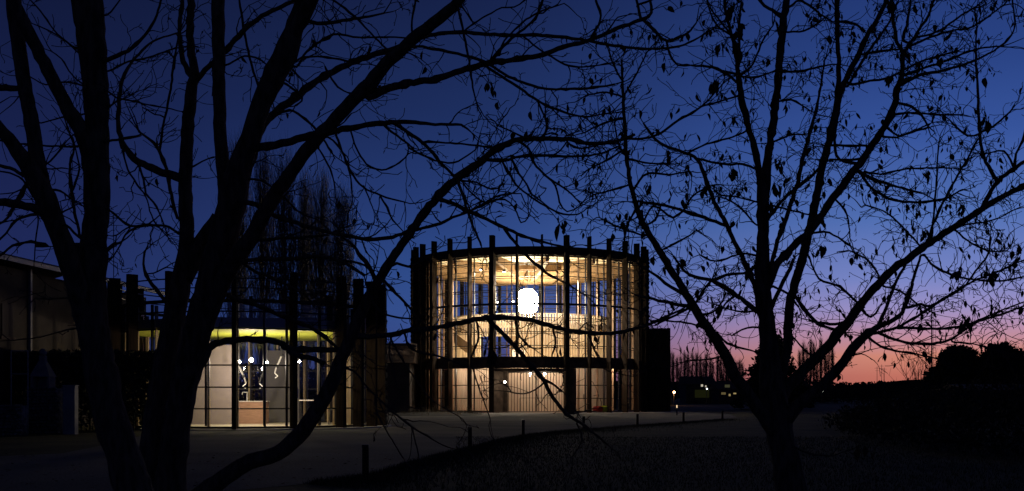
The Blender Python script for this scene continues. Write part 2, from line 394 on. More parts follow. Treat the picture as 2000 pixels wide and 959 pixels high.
for px, lb in ((1036, 'left of two bright bulbs above the entrance doors'), (1064, 'right of two bright bulbs above the entrance doors')):
    p = P(px, 724, 86.6); p.z = 3.02
    t = empty('hanging_bulb', p, label=lb, cat='lamp', group='hanging bulbs over the entrance')
    mb = MB(); mb.sphere((0, 0, 0), .075, 12, 8); mb.build('bulb', lamp_mat('bulb_90', (1, .86, .66), 90), t, True)
    mb = MB(); mb.tube([(0, 0, .07), (0, 0, .19)], .03, 8); mb.build('socket', BLACK, t)
    point(t, (0, -.0, -.12), (1, .86, .66), 22, .06)
p = P(986, 746, 86.3)
t = empty('wall_lamp', (p.x, p.y, p.z), label='small lit bulb on the left jamb of the entrance', cat='lamp')
mb = MB(); mb.sphere((0, 0, 0), .075, 12, 8); mb.build('bulb', lamp_mat('bulb_60', (1, .84, .6), 60), t, True)
mb = MB(); mb.tube([(0, .06, 0), (0, .30, .05)], .03, 8); mb.build('bracket', BLACK, t); point(t, (0, -.12, 0), (1, .84, .6), 8, .06)
for px, yy, c, lb in ((1169, 797, (.30, .02, .015), 'red round pouf behind the ground floor glass'), (1181, 797, (.30, .36, .02), 'lime green round pouf beside the red one')):
    q = P(px, 0, 88.6); t = MB(); t.lathe((0, 0, 0), [(.24, 0), (.42, .06), (.46, .24), (.40, .40), (.2, .45)] if px == 1169 else [(.2, 0), (.33, .08), (.36, .26), (.30, .44), (.12, .5)], 20)
    tag(t.build('pouf', mat('felt_%d' % px, c, .9), smooth=True, loc=(q.x, q.y, .062)), lb, 'pouf', 'poufs in the lobby')
q = P(1013, 0, 88.2)
t = empty('reception_desk', (q.x, CY-3.2, 4.22), label='dark counter with a pale base behind the upper slats of the hall', cat='counter')
mb = MB(); mb.bx(-.75, .75, -.3, .3, .95, 1.05); mb.build('counter_top', BLACK, t)
mb = MB(); mb.bx(-.55, .55, -.22, .22, 0, .95); mb.build('base', PLASTER, t)
# low wall lights inside the lobby ring keep the boards lit
# ================================================================ SMALL ROUND PAVILION
SX, SY = (490-1000)/F*46.2, 46.2
pav = empty('glass_pavilion', (SX, SY, 0), R(13.05), label='small round glazed pavilion with yellow ceiling, fins and open rails on top', cat='building')
SG, S0, S1 = 5.0, 5.15, 5.55
SF = [-6.2, 16.7, 38.9, 49.5, 61, 74.5, 88, 103, 120, 140, 160, 180, 200, 220, 240, 262, -86, -73, -54, -32.5]
fin0 = None
for a in SF:
    if fin0 is None:
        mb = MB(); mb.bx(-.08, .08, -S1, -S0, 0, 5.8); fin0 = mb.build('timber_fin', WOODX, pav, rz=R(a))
    else: f = fin0.copy(); COL.objects.link(f); f.parent = pav; f.rotation_euler.z = R(a)
mb = MB(); mb.arc(.01, SG+.75, -.3, .05, -180, 180, 64); mb.build('floor_slab', mat('concrete_slab', (.36, .33, .30), .8, .15, 3), pav)
mb = MB(); mb.arc(.01, SG-.06, .055, .075, -180, 180, 64); mb.build('floor', FLOOR, pav)
mb = MB(); mb.arc(.01, SG-.12, 3.75, 3.79, -180, 180, 64); mb.build('ceiling', YEL, pav)
mb = MB(); mb.arc(.01, SG-.08, 3.80, 4.12, -180, 180, 64); mb.build('roof', mat('roof_board', (.20, .17, .15), .8), pav)
for z, h in ((5.55, .022), (5.2, .018)):
    mb = MB(); mb.arc(S0-.03, S0+.02, z-h, z+h, 0, 360, 80); mb.build('rail', STEEL, pav)
mb = MB(); mb.arc(SG-.06, SG+.06, 4.68, 4.80, 0, 360, 80); mb.build('top_rail', CORTEN, pav)
def sbay(a0, a1, name='window', door=False):
    n = max(2, round((a1-a0)/4)); mb = MB()
    for t in ([.78, 1.57, 2.38, 3.72] if not door else [3.72])+[4.35]: mb.arc(SG-.03, SG+.04, t-.025, t+.025, a0, a1, n)
    mb.arc(SG-.04, SG+.05, .055, .13, a0, a1, n)
    mb.box(pol(SG+.005, a0+.35, 2.4), (.06, .10, 4.5), R(a0+.35))
    fr = mb.build(name, STEEL, pav)
    mb = MB(); mb.box(pol(SG-.14, a0+1.0, 2.35), (.06, .13, 4.55), R(a0+1.0)); mb.build('post', WOODI, fr)
    mb = MB()
    for i in range(n+1):
        a = a0+(a1-a0)*i/n; mb.v += [tuple(pol(SG, a, .1)), tuple(pol(SG, a, 4.66))]
    mb.f += [(2*i, 2*i+2, 2*i+3, 2*i+1) for i in range(n)]
    mb.build('pane', GLASS, fr)
    if door:
        mb = MB(); mb.box(pol(SG+.09, a0+2.0, 1.35), (.035, .05, .36), R(a0+2)); mb.build('handle', WHITE, fr)
cuts = [-31, -19, -6.5, 5, 14.5, 17.5, 30, 39, 50, 61, 75, 90, 105, 120, 135, 150, 165, 180, 195, 210, 225, 240, 255, 270, 285, 299, 314, 329]
for a, b in zip(cuts, cuts[1:]): sbay(a, b, door=(a == 17.5))
# bulging boards on the right flank
mb = MB(); z = .15
while z < 4.9:
    bb = len(mb.v); n = 26
    for q in range(n+1):
        a = 77+(120-77)*q/n; bl = S1-.03+.02*math.sin(math.pi*q/n*3)**2
        for dr, dz in ((0, 0), (.015, .04), (.022, .12), (.015, .2), (0, .24), (-.03, .12)): mb.v.append(tuple(pol(bl+dr, a, z+dz)))
    for q in range(n):
        for k in range(6): mb.f.append((bb+6*q+k, bb+6*(q+1)+k, bb+6*(q+1)+(k+1) % 6, bb+6*q+(k+1) % 6))
    z += .37
mb.build('board_screen', WOODX, pav)
mb = MB(); mb.arc(S0-.02, S0+.01, .1, 4.6, 74.5, 100, 24); mb.build('back_board', WOODX, pav)
# interior partition (plain plaster) and other inner pieces
mb = MB(); q0, q1 = P(352, 0, 47.3).x-SX, P(455, 0, 47.3).x-SX; mb.bx(q0, q1, 1.1, 1.2, .076, 3.4); pt_ = mb.build('partition', mat('greyish_plaster', (.27, .225, .22), .85, .08, 2), pav); pt_.rotation_euler.z = -R(13.05)
mb = MB(); mb.arc(4.2, 4.28, .076, 3.3, 150, 172, 12); mb.arc(4.2, 4.28, .076, 3.3, 200, 214, 8); mb.build('back_wall', mat('dim_panel', (.12, .11, .12), .7, .08, 2), pav)
def inpav(px, Yd, z=.076): p = P(px, 0, Yd); return (p.x, Yd, z)
PG = 'bright bulbs in the small pavilion'
for px, py, Yd, em, pw, lb in ((468, 706, 46, 180, 45, 'leftmost of the four bright bulbs in the small pavilion'), (491, 703, 45, 400, 110, 'brightest of the four bulbs in the small pavilion, second from the left'), (522, 708, 45.5, 260, 70, 'third of four bright bulbs in the small pavilion, above the counter end'), (585, 706, 44.5, 260, 70, 'lone bright bulb right of the pavilion door post')):
    p = P(px, py, Yd); t = empty('pendant_bulb', p, label=lb, cat='lamp', group=PG)
    rr_ = .075 if em == 400 else .045
    mb = MB(); mb.sphere((0, 0, 0), rr_, 12, 8); mb.build('bulb', lamp_mat('bulb_%d' % em, (1, .84, .62), em), t, True)
    mb = MB(); mb.tube([(0, 0, rr_), (0, 0, rr_+.09)], .028, 8); mb.build('socket', BLACK, t)
    mb = MB(); mb.tube([(0, 0, rr_+.08), (0, 0, 3.75-p.z)], .008, 5); mb.build('cord', BLACK, t)
    point(t, (0, 0, -rr_-.04), (1, .82, .66), pw*1.35, .04)
# counter with tap
c = inpav(494, 48.2); t = empty('counter', c, label='wood clad island counter with a tall tap in the small pavilion', cat='counter')
mb = MB(); mb.bx(-.62, .62, -.3, .3, 0, .93); mb.build('body', mat('reddish_wood', (.33, .19, .13), .6, .2, 4, stretch=(1, 1, 8)), t)
mb = MB(); mb.bx(-.66, .66, -.34, .34, .933, .97); mb.build('worktop', PLASTER, t)
mb = MB(); mb.tube([(-.25, 0, .97), (-.25, 0, 1.30), (-.22, 0, 1.34), (-.45, 0, 1.34), (-.46, 0, 1.24)], .018, 8); mb.build('tap', WHITE, t)
for px, py, Yd, fl, lb in ((472, 735, 47, 1, 'white jointed arm hanging left in the small pavilion'), (515, 735, 47.2, -1, 'dark jointed arm hanging over the counter end'), (545, 715, 47.2, -1, 'white jointed arm hanging near the pavilion door post')):
    p = P(px, py, Yd); t = empty('jointed_arm', p, label=lb, cat='jointed arm', group='jointed arms hanging from the pavilion ceiling')
    m_ = BLACK if px == 515 else mat('arm_paint', (.22, .21, .20), .5)
    mb = MB(); mb.tube([(-.12*fl, 0, 3.74-p.z), (-.12*fl, 0, .45)], .03, 8); mb.build('drop_pole', STEEL, t)
    mb = MB(); mb.box((-.02*fl, 0, .22), (.07, .06, .52), 0, ('Y', -.42*fl)); mb.build('upper_arm', m_, t)
    mb = MB(); mb.box((.13*fl, 0, -.12), (.055, .055, .38), 0, ('Y', -.28*fl)); mb.build('lower_arm', m_, t)
    mb = MB(); mb.sphere((.08*fl, 0, -.0), .07, 10, 8); mb.sphere((-.12*fl, 0, .46), .07, 10, 8); mb.build('joint', BLACK, t, True)
    mb = MB(); mb.tube([(.18*fl, 0, -.30), (.05*fl, 0, -.42), (.16*fl, 0, -.5)], .022, 6); mb.build('gripper', WHITE, t)
for px, Yd, lb in ((651, 46.5, 'left of two dark high stools behind the pavilion glass'), (666, 46, 'right of two dark high stools behind the pavilion glass')):
    t = empty('bar_stool', inpav(px, Yd), label=lb, cat='stool', group='high stools in the small pavilion')
    mb = MB(); mb.lathe((0, 0, .60), [(.15, 0), (.17, .02), (.16, .05)], 14); mb.build('seat', BLACK, t)
    for sx in (-1, 1):
        for sy in (-1, 1): mb = MB(); mb.tube([(sx*.10, sy*.10, .60), (sx*.17, sy*.17, 0)], .013, 6); mb.build('leg', BLACK, t)
t = empty('high_table', inpav(600, 46.8), label='narrow high table standing right of the pavilion counter', cat='table')
mb = MB(); mb.bx(-.30, .30, -.2, .2, .98, 1.02); mb.build('table_top', PLASTER, t)
for sx in (-1, 1): mb = MB(); mb.bx(sx*.26-.02, sx*.26+.02, -.02, .02, 0, .98); mb.build('leg', STEEL, t)
# ================================================================ BOLLARDS
BG = 'low posts along the edge of the gravel'
b0 = None
for px, py, lb in ((714, 930, 'nearest and tallest looking low post at the gravel edge'), (918, 873, 'second nearest low post at the gravel edge'), (1022, 850, 'low post in front of the left half of the hall entrance'), (1140, 838, 'low post in front of the right entrance leaf'), (1245, 830.5, 'low post below the right flank of the round hall'), (1335, 824.5, 'low post right of the dark side wing'), (1411, 819.5, 'farthest low post where the paving ends')):
    x, y = G(px, py)
    if b0 is None:
        b0 = empty('bollard', (x, y, 0)); mb = MB(); mb.bx(-.045, .045, -.045, .045, 0, .44); mb.build('post', WOODX, b0)
        mb = MB(); mb.bx(-.05, .05, -.05, .05, .44, .48); mb.build('cap', STEEL, b0); c = b0
    else: c = copy_tree(b0); c.location = (x, y, 0)
    tag(c, lb, 'bollard', BG)
# lit path marker beyond
x, y = P(1322, 0, 75).x, 75
t = empty('path_light', (x, y, 0), label='tiny lit path light right of the side wing', cat='path light')
mb = MB(); mb.tube([(0, 0, 0), (0, 0, .5)], .04, 8); mb.build('post', STEEL, t)
mb = MB(); mb.tube([(0, 0, .5), (0, 0, .68)], .035, 8); mb.build('lens', lamp_mat('marker_glow', (1, .7, .4), 1.2), t)
mb = MB(); mb.tube([(0, 0, .68), (0, 0, .72)], .05, 8); mb.build('cap', STEEL, t)
# ================================================================ FOREGROUND TREES
BARK = mat('grey_bark', (.15, .108, .068), .95, .55, 9, 1.0, stretch=(3, 3, .8), spec=.04)
TWIG = mat('twig_bark', (.055, .043, .034), .9)
LEAF = mat('dead_leaf', (.085, .045, .022), .85, .4, 8)
def cr(p0, p1, p2, p3, t):
    return .5*((2*p1)+(p2-p0)*t+(2*p0-5*p1+4*p2-p3)*t*t+(3*p1-p0-3*p2+p3)*t**3)
class Tree:
    def __init__(s, px, Yb, seed, name, label, cat='tree', leafp=0, limits=(-1.8, 1.8)):
        s.rng = random.Random(seed); s.Yb = Yb; s.lim = limits; s.segs = []     # (px,py,depth,halfwidth)
        s.base = Vector(((px-1000)/F*Yb, Yb, 0)); s.root = empty(name, s.base, label=label, cat=cat)
        s.lines = []; s.twig = MB(); s.leaf = MB(); s.leafp = leafp; s.nleaf = 0; s.berry = MB(); s.trunk = MB()
    def depth(s, x, y):
        best, bd = s.Yb, 1e9
        for (a, b, d, w_) in s.segs:
            q = (a-x)**2+(b-y)**2
            if q < bd: bd, best = q, d
        return best
    def branch(s, pts, slope=None, trunk=False, d0=None, tw=1.0, tip=False):
        rg = s.rng
        d = s.depth(pts[0][0], pts[0][1]) if d0 is None else d0
        if s.segs and not trunk:
            q = min(s.segs, key=lambda e: (e[0]-pts[0][0])**2+(e[1]-pts[0][1])**2); dq = math.hypot(q[0]-pts[0][0], q[1]-pts[0][1])
            if 2 < dq < 75: pts = [(q[0], q[1], pts[0][2])]+list(pts)
        if slope is None: slope = rg.uniform(-.7, .7)
        A = [Vector((p[0], p[1], p[2]/2)) for p in pts]
        out = []; mpp = s.Yb/F
        for i in range(len(A)-1):
            p0 = A[max(0, i-1)]; p3 = A[min(len(A)-1, i+2)]; n = max(2, int((A[i+1]-A[i]).length/(9 if A[i].z < 9 else 14)))
            for k in range(n): out.append(cr(p0, A[i], A[i+1], p3, k/n))
        out.append(A[-1]); dd = d; W = []; prev = out[0]; ph = rg.uniform(0, 99)
        for i, q in enumerate(out):
            step = ((q.x-prev.x)**2+(q.y-prev.y)**2)**.5*mpp; prev = q
            dd += slope*step; dd = max(s.Yb+s.lim[0], min(s.Yb+s.lim[1], dd))
            j = 0 if i == 0 else .42*min(q.z, 7)**.5
            x = q.x+rg.uniform(-j, j)*1.3; y = q.y+rg.uniform(-j, j)*1.3
            hw = max(.9, q.z)*(1+(.22 if q.z < 9 else .09)*noise.noise(Vector((i*.55, ph, 0)))+(.35 if q.z < 8 and rg.random() < .08 else 0))
            s.segs.append((x, y, dd, hw)); W.append((P(x, y, dd)-s.base, hw*dd/F))
        w0 = pts[0][2]
        mb = s.trunk if trunk else (MB() if w0 >= 6.5 else s.twig)
        mb.tube([a for a, b in W], [b for a, b in W], 14 if w0 > 24 else (10 if w0 > 12 else (7 if w0 > 6 else 5)))
        if mb is not s.trunk and mb is not s.twig: mb.build('limb', BARK, s.root, True)
        s.lines.append((W, tw, w0))
    def leafat(s, p, big=1.0):
        rg = s.rng; L_ = rg.uniform(.035, .082)*big; wd = L_*rg.uniform(.16, .34); s.nleaf += 1
        ax = Vector((rg.uniform(-.4, .4), rg.uniform(-.4, .4), -1)).normalized(); a = rg.uniform(0, 6.28)
        side = ax.cross(Vector((math.cos(a), math.sin(a), .1))).normalized(); nrm = ax.cross(side); cv = rg.uniform(-.4, .4)*L_
        st = p+ax*.012; ctr = []
        for t, w_ in ((0, .05), (.22, .8), (.5, 1), (.78, .6), (1, .04)):
            c = st+ax*L_*t+side*cv*(t*t)
            ctr.append((c+side*wd*w_+nrm*wd*.5*w_, c, c-side*wd*w_*rg.uniform(.7, 1.1)+nrm*wd*.5*w_))
        v = [q for tr in ctr for q in tr]
        s.leaf.add(v, [(3*i+k, 3*i+k+1, 3*i+k+4, 3*i+k+3) for i in range(4) for k in (0, 1)])
        s.leaf.tube([p, st], .0012, 3, False)
    def clump(s, p):
        rg = s.rng
        for _ in range(rg.randint(4, 8)): s.leafat(p+Vector([rg.uniform(-.03, .03) for _ in range(3)]), rg.uniform(1.1, 1.9))
    def berryat(s, p):
        rg = s.rng; q = p+Vector((rg.uniform(-.01, .01), 0, -rg.uniform(.03, .06))); s.berry.tube([p, q], .001, 3, False); s.berry.sphere(q, .0065, 6, 4)
    def grow(s, p, d, length, r, lvl, up):
        rg = s.rng; n = max(4, int(length/.042)); step = length/n; pts = [p]; rad = [r]; d = d.normalized()
        bend = Vector([rg.gauss(0, .5) for _ in range(3)]); kids = []
        for i in range(n):
            k = .42 if rg.random() < .35 else .16
            d = (d+Vector([rg.gauss(0, k) for _ in range(3)])+bend*.09+Vector((0, 0, up*.10))).normalized()
            p = p+d*step; pts.append(p); rad.append(max(s.rmin, r*(1-.72*(i+1)/n)))
            if lvl > 0 and i > 0 and rg.random() < s.kid[lvl]*.72:
                ax = d.cross(Vector([rg.gauss(0, 1) for _ in range(3)]))
                if ax.length > 1e-4:
                    nd = Matrix.Rotation(R(rg.uniform(32, 68)), 3, ax.normalized()) @ d
                    nd.y *= .8; kids.append((p, nd, length*rg.uniform(.28, .58), r*(1-.72*(i+1)/n)*.75))
            elif lvl == 0 and rg.random() < s.spur:
                ax = d.orthogonal(); q = Matrix.Rotation(rg.uniform(0, 6.28), 3, d) @ ax.normalized()
                s.twig.tube([p, p+(d+q).normalized()*rg.uniform(.012, .03)], [.0028, .0019], 3)
        s.twig.tube(pts, rad, 4 if r > .0035 else 3)
        if s.leafp and lvl <= 1:
            if rg.random() < s.leafp: s.leafat(p)
            if rg.random() < s.leafp*.5: s.leafat(pts[len(pts)//2])
            if rg.random() < s.leafp*.03: s.clump(pts[len(pts)//2])
            if rg.random() < s.berryp: s.berryat(p)
        for a in kids: s.grow(a[0], a[1], a[2], max(.0016, a[3]), lvl-1, up)
    def finish(s, dens, tl, kid, spur, up=.5, maxw=40, r0=.005, fl=(.4, 1.0), zmin=None, berryp=0, rmin=.0024):
        s.rmin = rmin
        s.kid = kid; s.spur = spur; s.berryp = berryp; rg = s.rng
        for W, tw, w0 in s.lines:
            if tw <= 0: continue
            acc = rg.uniform(0, 1/dens); tot = len(W)
            for i in range(1, tot):
                a, ra = W[i-1]; b, rb = W[i]; L_ = (b-a).length; dn = dens*tw*(.55 if rb*F/s.Yb*2 > 16 else 1)
                acc -= L_*dn
                while acc < 0:
                    acc += rg.expovariate(1.0)
                    if rb*2*F/s.Yb > maxw: continue
                    if zmin is not None and b.z < zmin: continue
                    t = rg.random(); p = a.lerp(b, t); d = (b-a).normalized()
                    ax = d.cross(Vector((rg.gauss(0, .5), rg.gauss(0, 1), rg.gauss(0, .5))))
                    if ax.length < 1e-3: continue
                    nd = Matrix.Rotation(R(rg.uniform(30, 75)), 3, ax.normalized()) @ d
                    big = rg.random()
                    ln = tl*(fl[0]+(fl[1]-fl[0])*big*big*1.3)
                    s.grow(p, nd, ln, min(rb*.7, r0*(.55+.7*big)), 2 if big > .35 else 1, up)
            if w0 < 30:                                          # carry the tip on
                a, ra = W[-2]; b, rb = W[-1]
                for _ in range(2): s.grow(b, (b-a).normalized()+Vector([rg.gauss(0, .3) for _ in range(3)]), tl*.8, min(rb, .006), 2, up)
        s.trunk.build('trunk', BARK, s.root, True)
        tag(s.twig.build('crown', TWIG, s.root), kind='stuff')
        if s.leaf.v: tag(s.leaf.build('dead_leaves', LEAF, s.root), kind='stuff')
        if s.berry.v: tag(s.berry.build('seed_balls', TWIG, s.root), kind='stuff')
def pairs(*a): return [(a[i], a[i+1], a[i+2]) for i in range(0, len(a), 3)]

# ---- tree at the far left
A = Tree(285, 7.8, 3, 'bare_tree', 'bare tree at the far left with one thick upright trunk and stems leaning left', leafp=.02)
A.branch(pairs(288, 1118, 96, 275, 1010, 84, 262, 959, 74, 240, 890, 68, 212, 800, 64, 194, 710, 62, 180, 620, 58, 181, 540, 54, 184, 470, 51, 189, 400, 48, 188, 300, 49, 190, 240, 46, 185, 150, 50, 178, 70, 56, 171, 0, 59, 164, -90, 50, 158, -200, 42), slope=0, trunk=True, tw=.25)
A.branch(pairs(172, 640, 44, 150, 560, 42, 128, 490, 40, 108, 440, 40, 88, 385, 42, 62, 335, 34, 35, 295, 28, 5, 258, 24, -30, 210, 22, -80, 120, 18), slope=-.35, trunk=True, tw=.35)
A.branch(pairs(92, 400, 34, 80, 345, 30, 70, 295, 29, 62, 240, 28, 50, 180, 27, 40, 120, 27, 33, 60, 27, 26, 0, 28, 18, -80, 22), slope=.1, trunk=True, tw=.3)
A.branch(pairs(182, 330, 40, 172, 285, 34, 150, 240, 30, 125, 200, 27, 100, 150, 26, 72, 95, 25, 48, 45, 24, 25, 0, 22, -20, -80, 18), slope=-.3, trunk=True, tw=.3)
for b in [pairs(78, 408, 17, 37, 399, 16, 0, 394, 15, -60, 388, 12), pairs(44, 171, 13, 20, 172, 12, 0, 171, 12, -50, 168, 10), pairs(60, 350, 8, 45, 342, 7, 20, 328, 7, 0, 324, 6, -40, 312, 5),
          pairs(78, 417, 7, 60, 420, 6, 32, 430, 5, 12, 455, 4, 0, 468, 4, -30, 500, 3), pairs(70, 388, 6, 45, 352, 4, 20, 338, 4, 0, 335, 3), pairs(52, 360, 8, 42, 380, 8, 30, 398, 6, 15, 425, 5, 0, 437, 4),
          pairs(185, 480, 8, 160, 467, 6, 148, 425, 6, 139, 370, 6, 137, 320, 5, 145, 288, 4, 132, 250, 3, 122, 220, 2), pairs(142, 370, 5, 155, 330, 4, 150, 300, 3, 143, 270, 3),
          pairs(108, 370, 5, 125, 378, 4, 138, 388, 4), pairs(130, 440, 5, 150, 460, 5, 165, 470, 5), pairs(118, 418, 4, 135, 408, 3, 145, 402, 3), pairs(160, 285, 5, 120, 286, 4, 60, 282, 4, 20, 278, 4, -30, 268, 3),
          pairs(190, 286, 5, 210, 277, 5, 240, 271, 5, 275, 264, 4, 270, 254, 4), pairs(206, 118, 9, 240, 104, 8, 266, 86, 7, 290, 60, 6, 306, 30, 5, 318, -10, 4, 335, -60, 3),
          pairs(206, 140, 4, 250, 120, 4, 290, 112, 4, 340, 95, 3, 375, 88, 2), pairs(208, 30, 4, 225, 12, 3, 250, -20, 3), pairs(160, 100, 4, 130, 82, 4, 105, 58, 3, 85, 30, 3, 60, 0, 3, 40, -30, 2),
          pairs(163, 110, 4, 125, 78, 3, 95, 60, 3, 62, 45, 2), pairs(165, 165, 4, 140, 145, 3, 120, 115, 3, 100, 100, 2), pairs(166, 168, 4, 130, 160, 4, 90, 165, 3, 62, 152, 2), pairs(210, 178, 4, 228, 190, 4, 270, 200, 3, 320, 210, 3, 355, 218, 2),
          pairs(208, 215, 4, 225, 200, 4, 250, 190, 2), pairs(212, 410, 5, 232, 425, 5, 256, 441, 5, 290, 438, 4), pairs(256, 441, 4, 240, 450, 3, 228, 460, 3), pairs(58, 235, 4, 80, 240, 3, 120, 230, 3, 138, 228, 2),
          pairs(100, 330, 3, 120, 328, 3, 135, 330, 2), pairs(90, 320, 4, 108, 305, 4, 130, 275, 3, 150, 258, 3), pairs(205, 490, 9, 222, 478, 7, 238, 472, 3), pairs(75, 430, 3, 70, 470, 3, 66, 520, 2), pairs(95, 480, 7, 60, 472, 5, 25, 480, 5, 0, 500, 4, -20, 520, 3),
          pairs(160, 590, 5, 130, 582, 4, 95, 585, 4), pairs(152, 640, 4, 110, 650, 3, 70, 660, 3, 20, 665, 2)]:
    A.branch(b, tw=1.0)
A.finish(6.0, .36, {2: .34, 1: .30}, .5, up=.35, zmin=1.6, rmin=.0026)

# ---- many stemmed tree with the long arching limbs
B = Tree(332, 9.2, 11, 'bare_tree', 'bare tree with several thick stems and a low limb arching over the gravel', leafp=.05)
B.branch(pairs(322, 1068, 80, 312, 1000, 66, 303, 940, 58, 302, 860, 52, 312, 780, 50, 325, 700, 46, 340, 620, 42, 356, 540, 38, 365, 470, 30, 362, 400, 27, 363, 330, 26, 366, 260, 24, 372, 190, 23, 380, 150, 20), slope=.05, trunk=True, tw=.3)
B.branch(pairs(340, 1068, 84, 336, 1000, 72, 334, 940, 62, 342, 860, 54, 355, 780, 54, 372, 700, 54, 392, 620, 54, 412, 550, 54, 432, 480, 56, 448, 420, 54, 458, 370, 54, 470, 320, 46, 483, 285, 40, 500, 235, 38, 518, 185, 40, 545, 130, 46, 565, 90, 44, 576, 45, 30, 588, 0, 24, 600, -70, 20), slope=-.12, trunk=True, tw=.2)
B.branch(pairs(362, 545, 30, 378, 505, 34, 400, 465, 34, 430, 425, 34), slope=0, trunk=True, tw=0)
B.branch(pairs(566, 85, 34, 580, 50, 30, 598, 20, 28, 612, -10, 26, 640, -80, 20), slope=-.3, trunk=True, tw=.3)
B.branch(pairs(445, 400, 36, 438, 340, 28, 432, 290, 26, 429, 240, 25, 428, 160, 25, 427, 80, 25, 425, 0, 26, 422, -90, 22), slope=.3, trunk=True, tw=.3)
B.branch(pairs(400, 640, 34, 430, 560, 34, 462, 500, 34, 490, 465, 32, 520, 410, 30, 545, 370, 29, 580, 320, 27, 618, 272, 26, 655, 232, 25, 695, 190, 27, 722, 165, 30, 745, 135, 26, 775, 105, 24, 805, 77, 24, 845, 45, 23, 885, 12, 21, 920, -30, 18), slope=-.3, trunk=True, tw=.35)
B.branch(pairs(345, 1045, 50, 372, 990, 40, 400, 959, 36, 440, 932, 33, 490, 902, 31, 540, 885, 30, 580, 855, 31, 612, 812, 31, 640, 765, 29, 664, 710, 27, 688, 650, 25, 710, 600, 22, 735, 553, 19, 765, 508, 17, 800, 455, 17, 845, 395, 17, 893, 349, 16, 938, 316, 14, 970, 291, 13, 1012, 273, 11, 1055, 271, 10, 1112, 272, 9, 1152, 280, 8, 1200, 276, 7, 1240, 262, 5), slope=-.25, trunk=True, tw=.8)
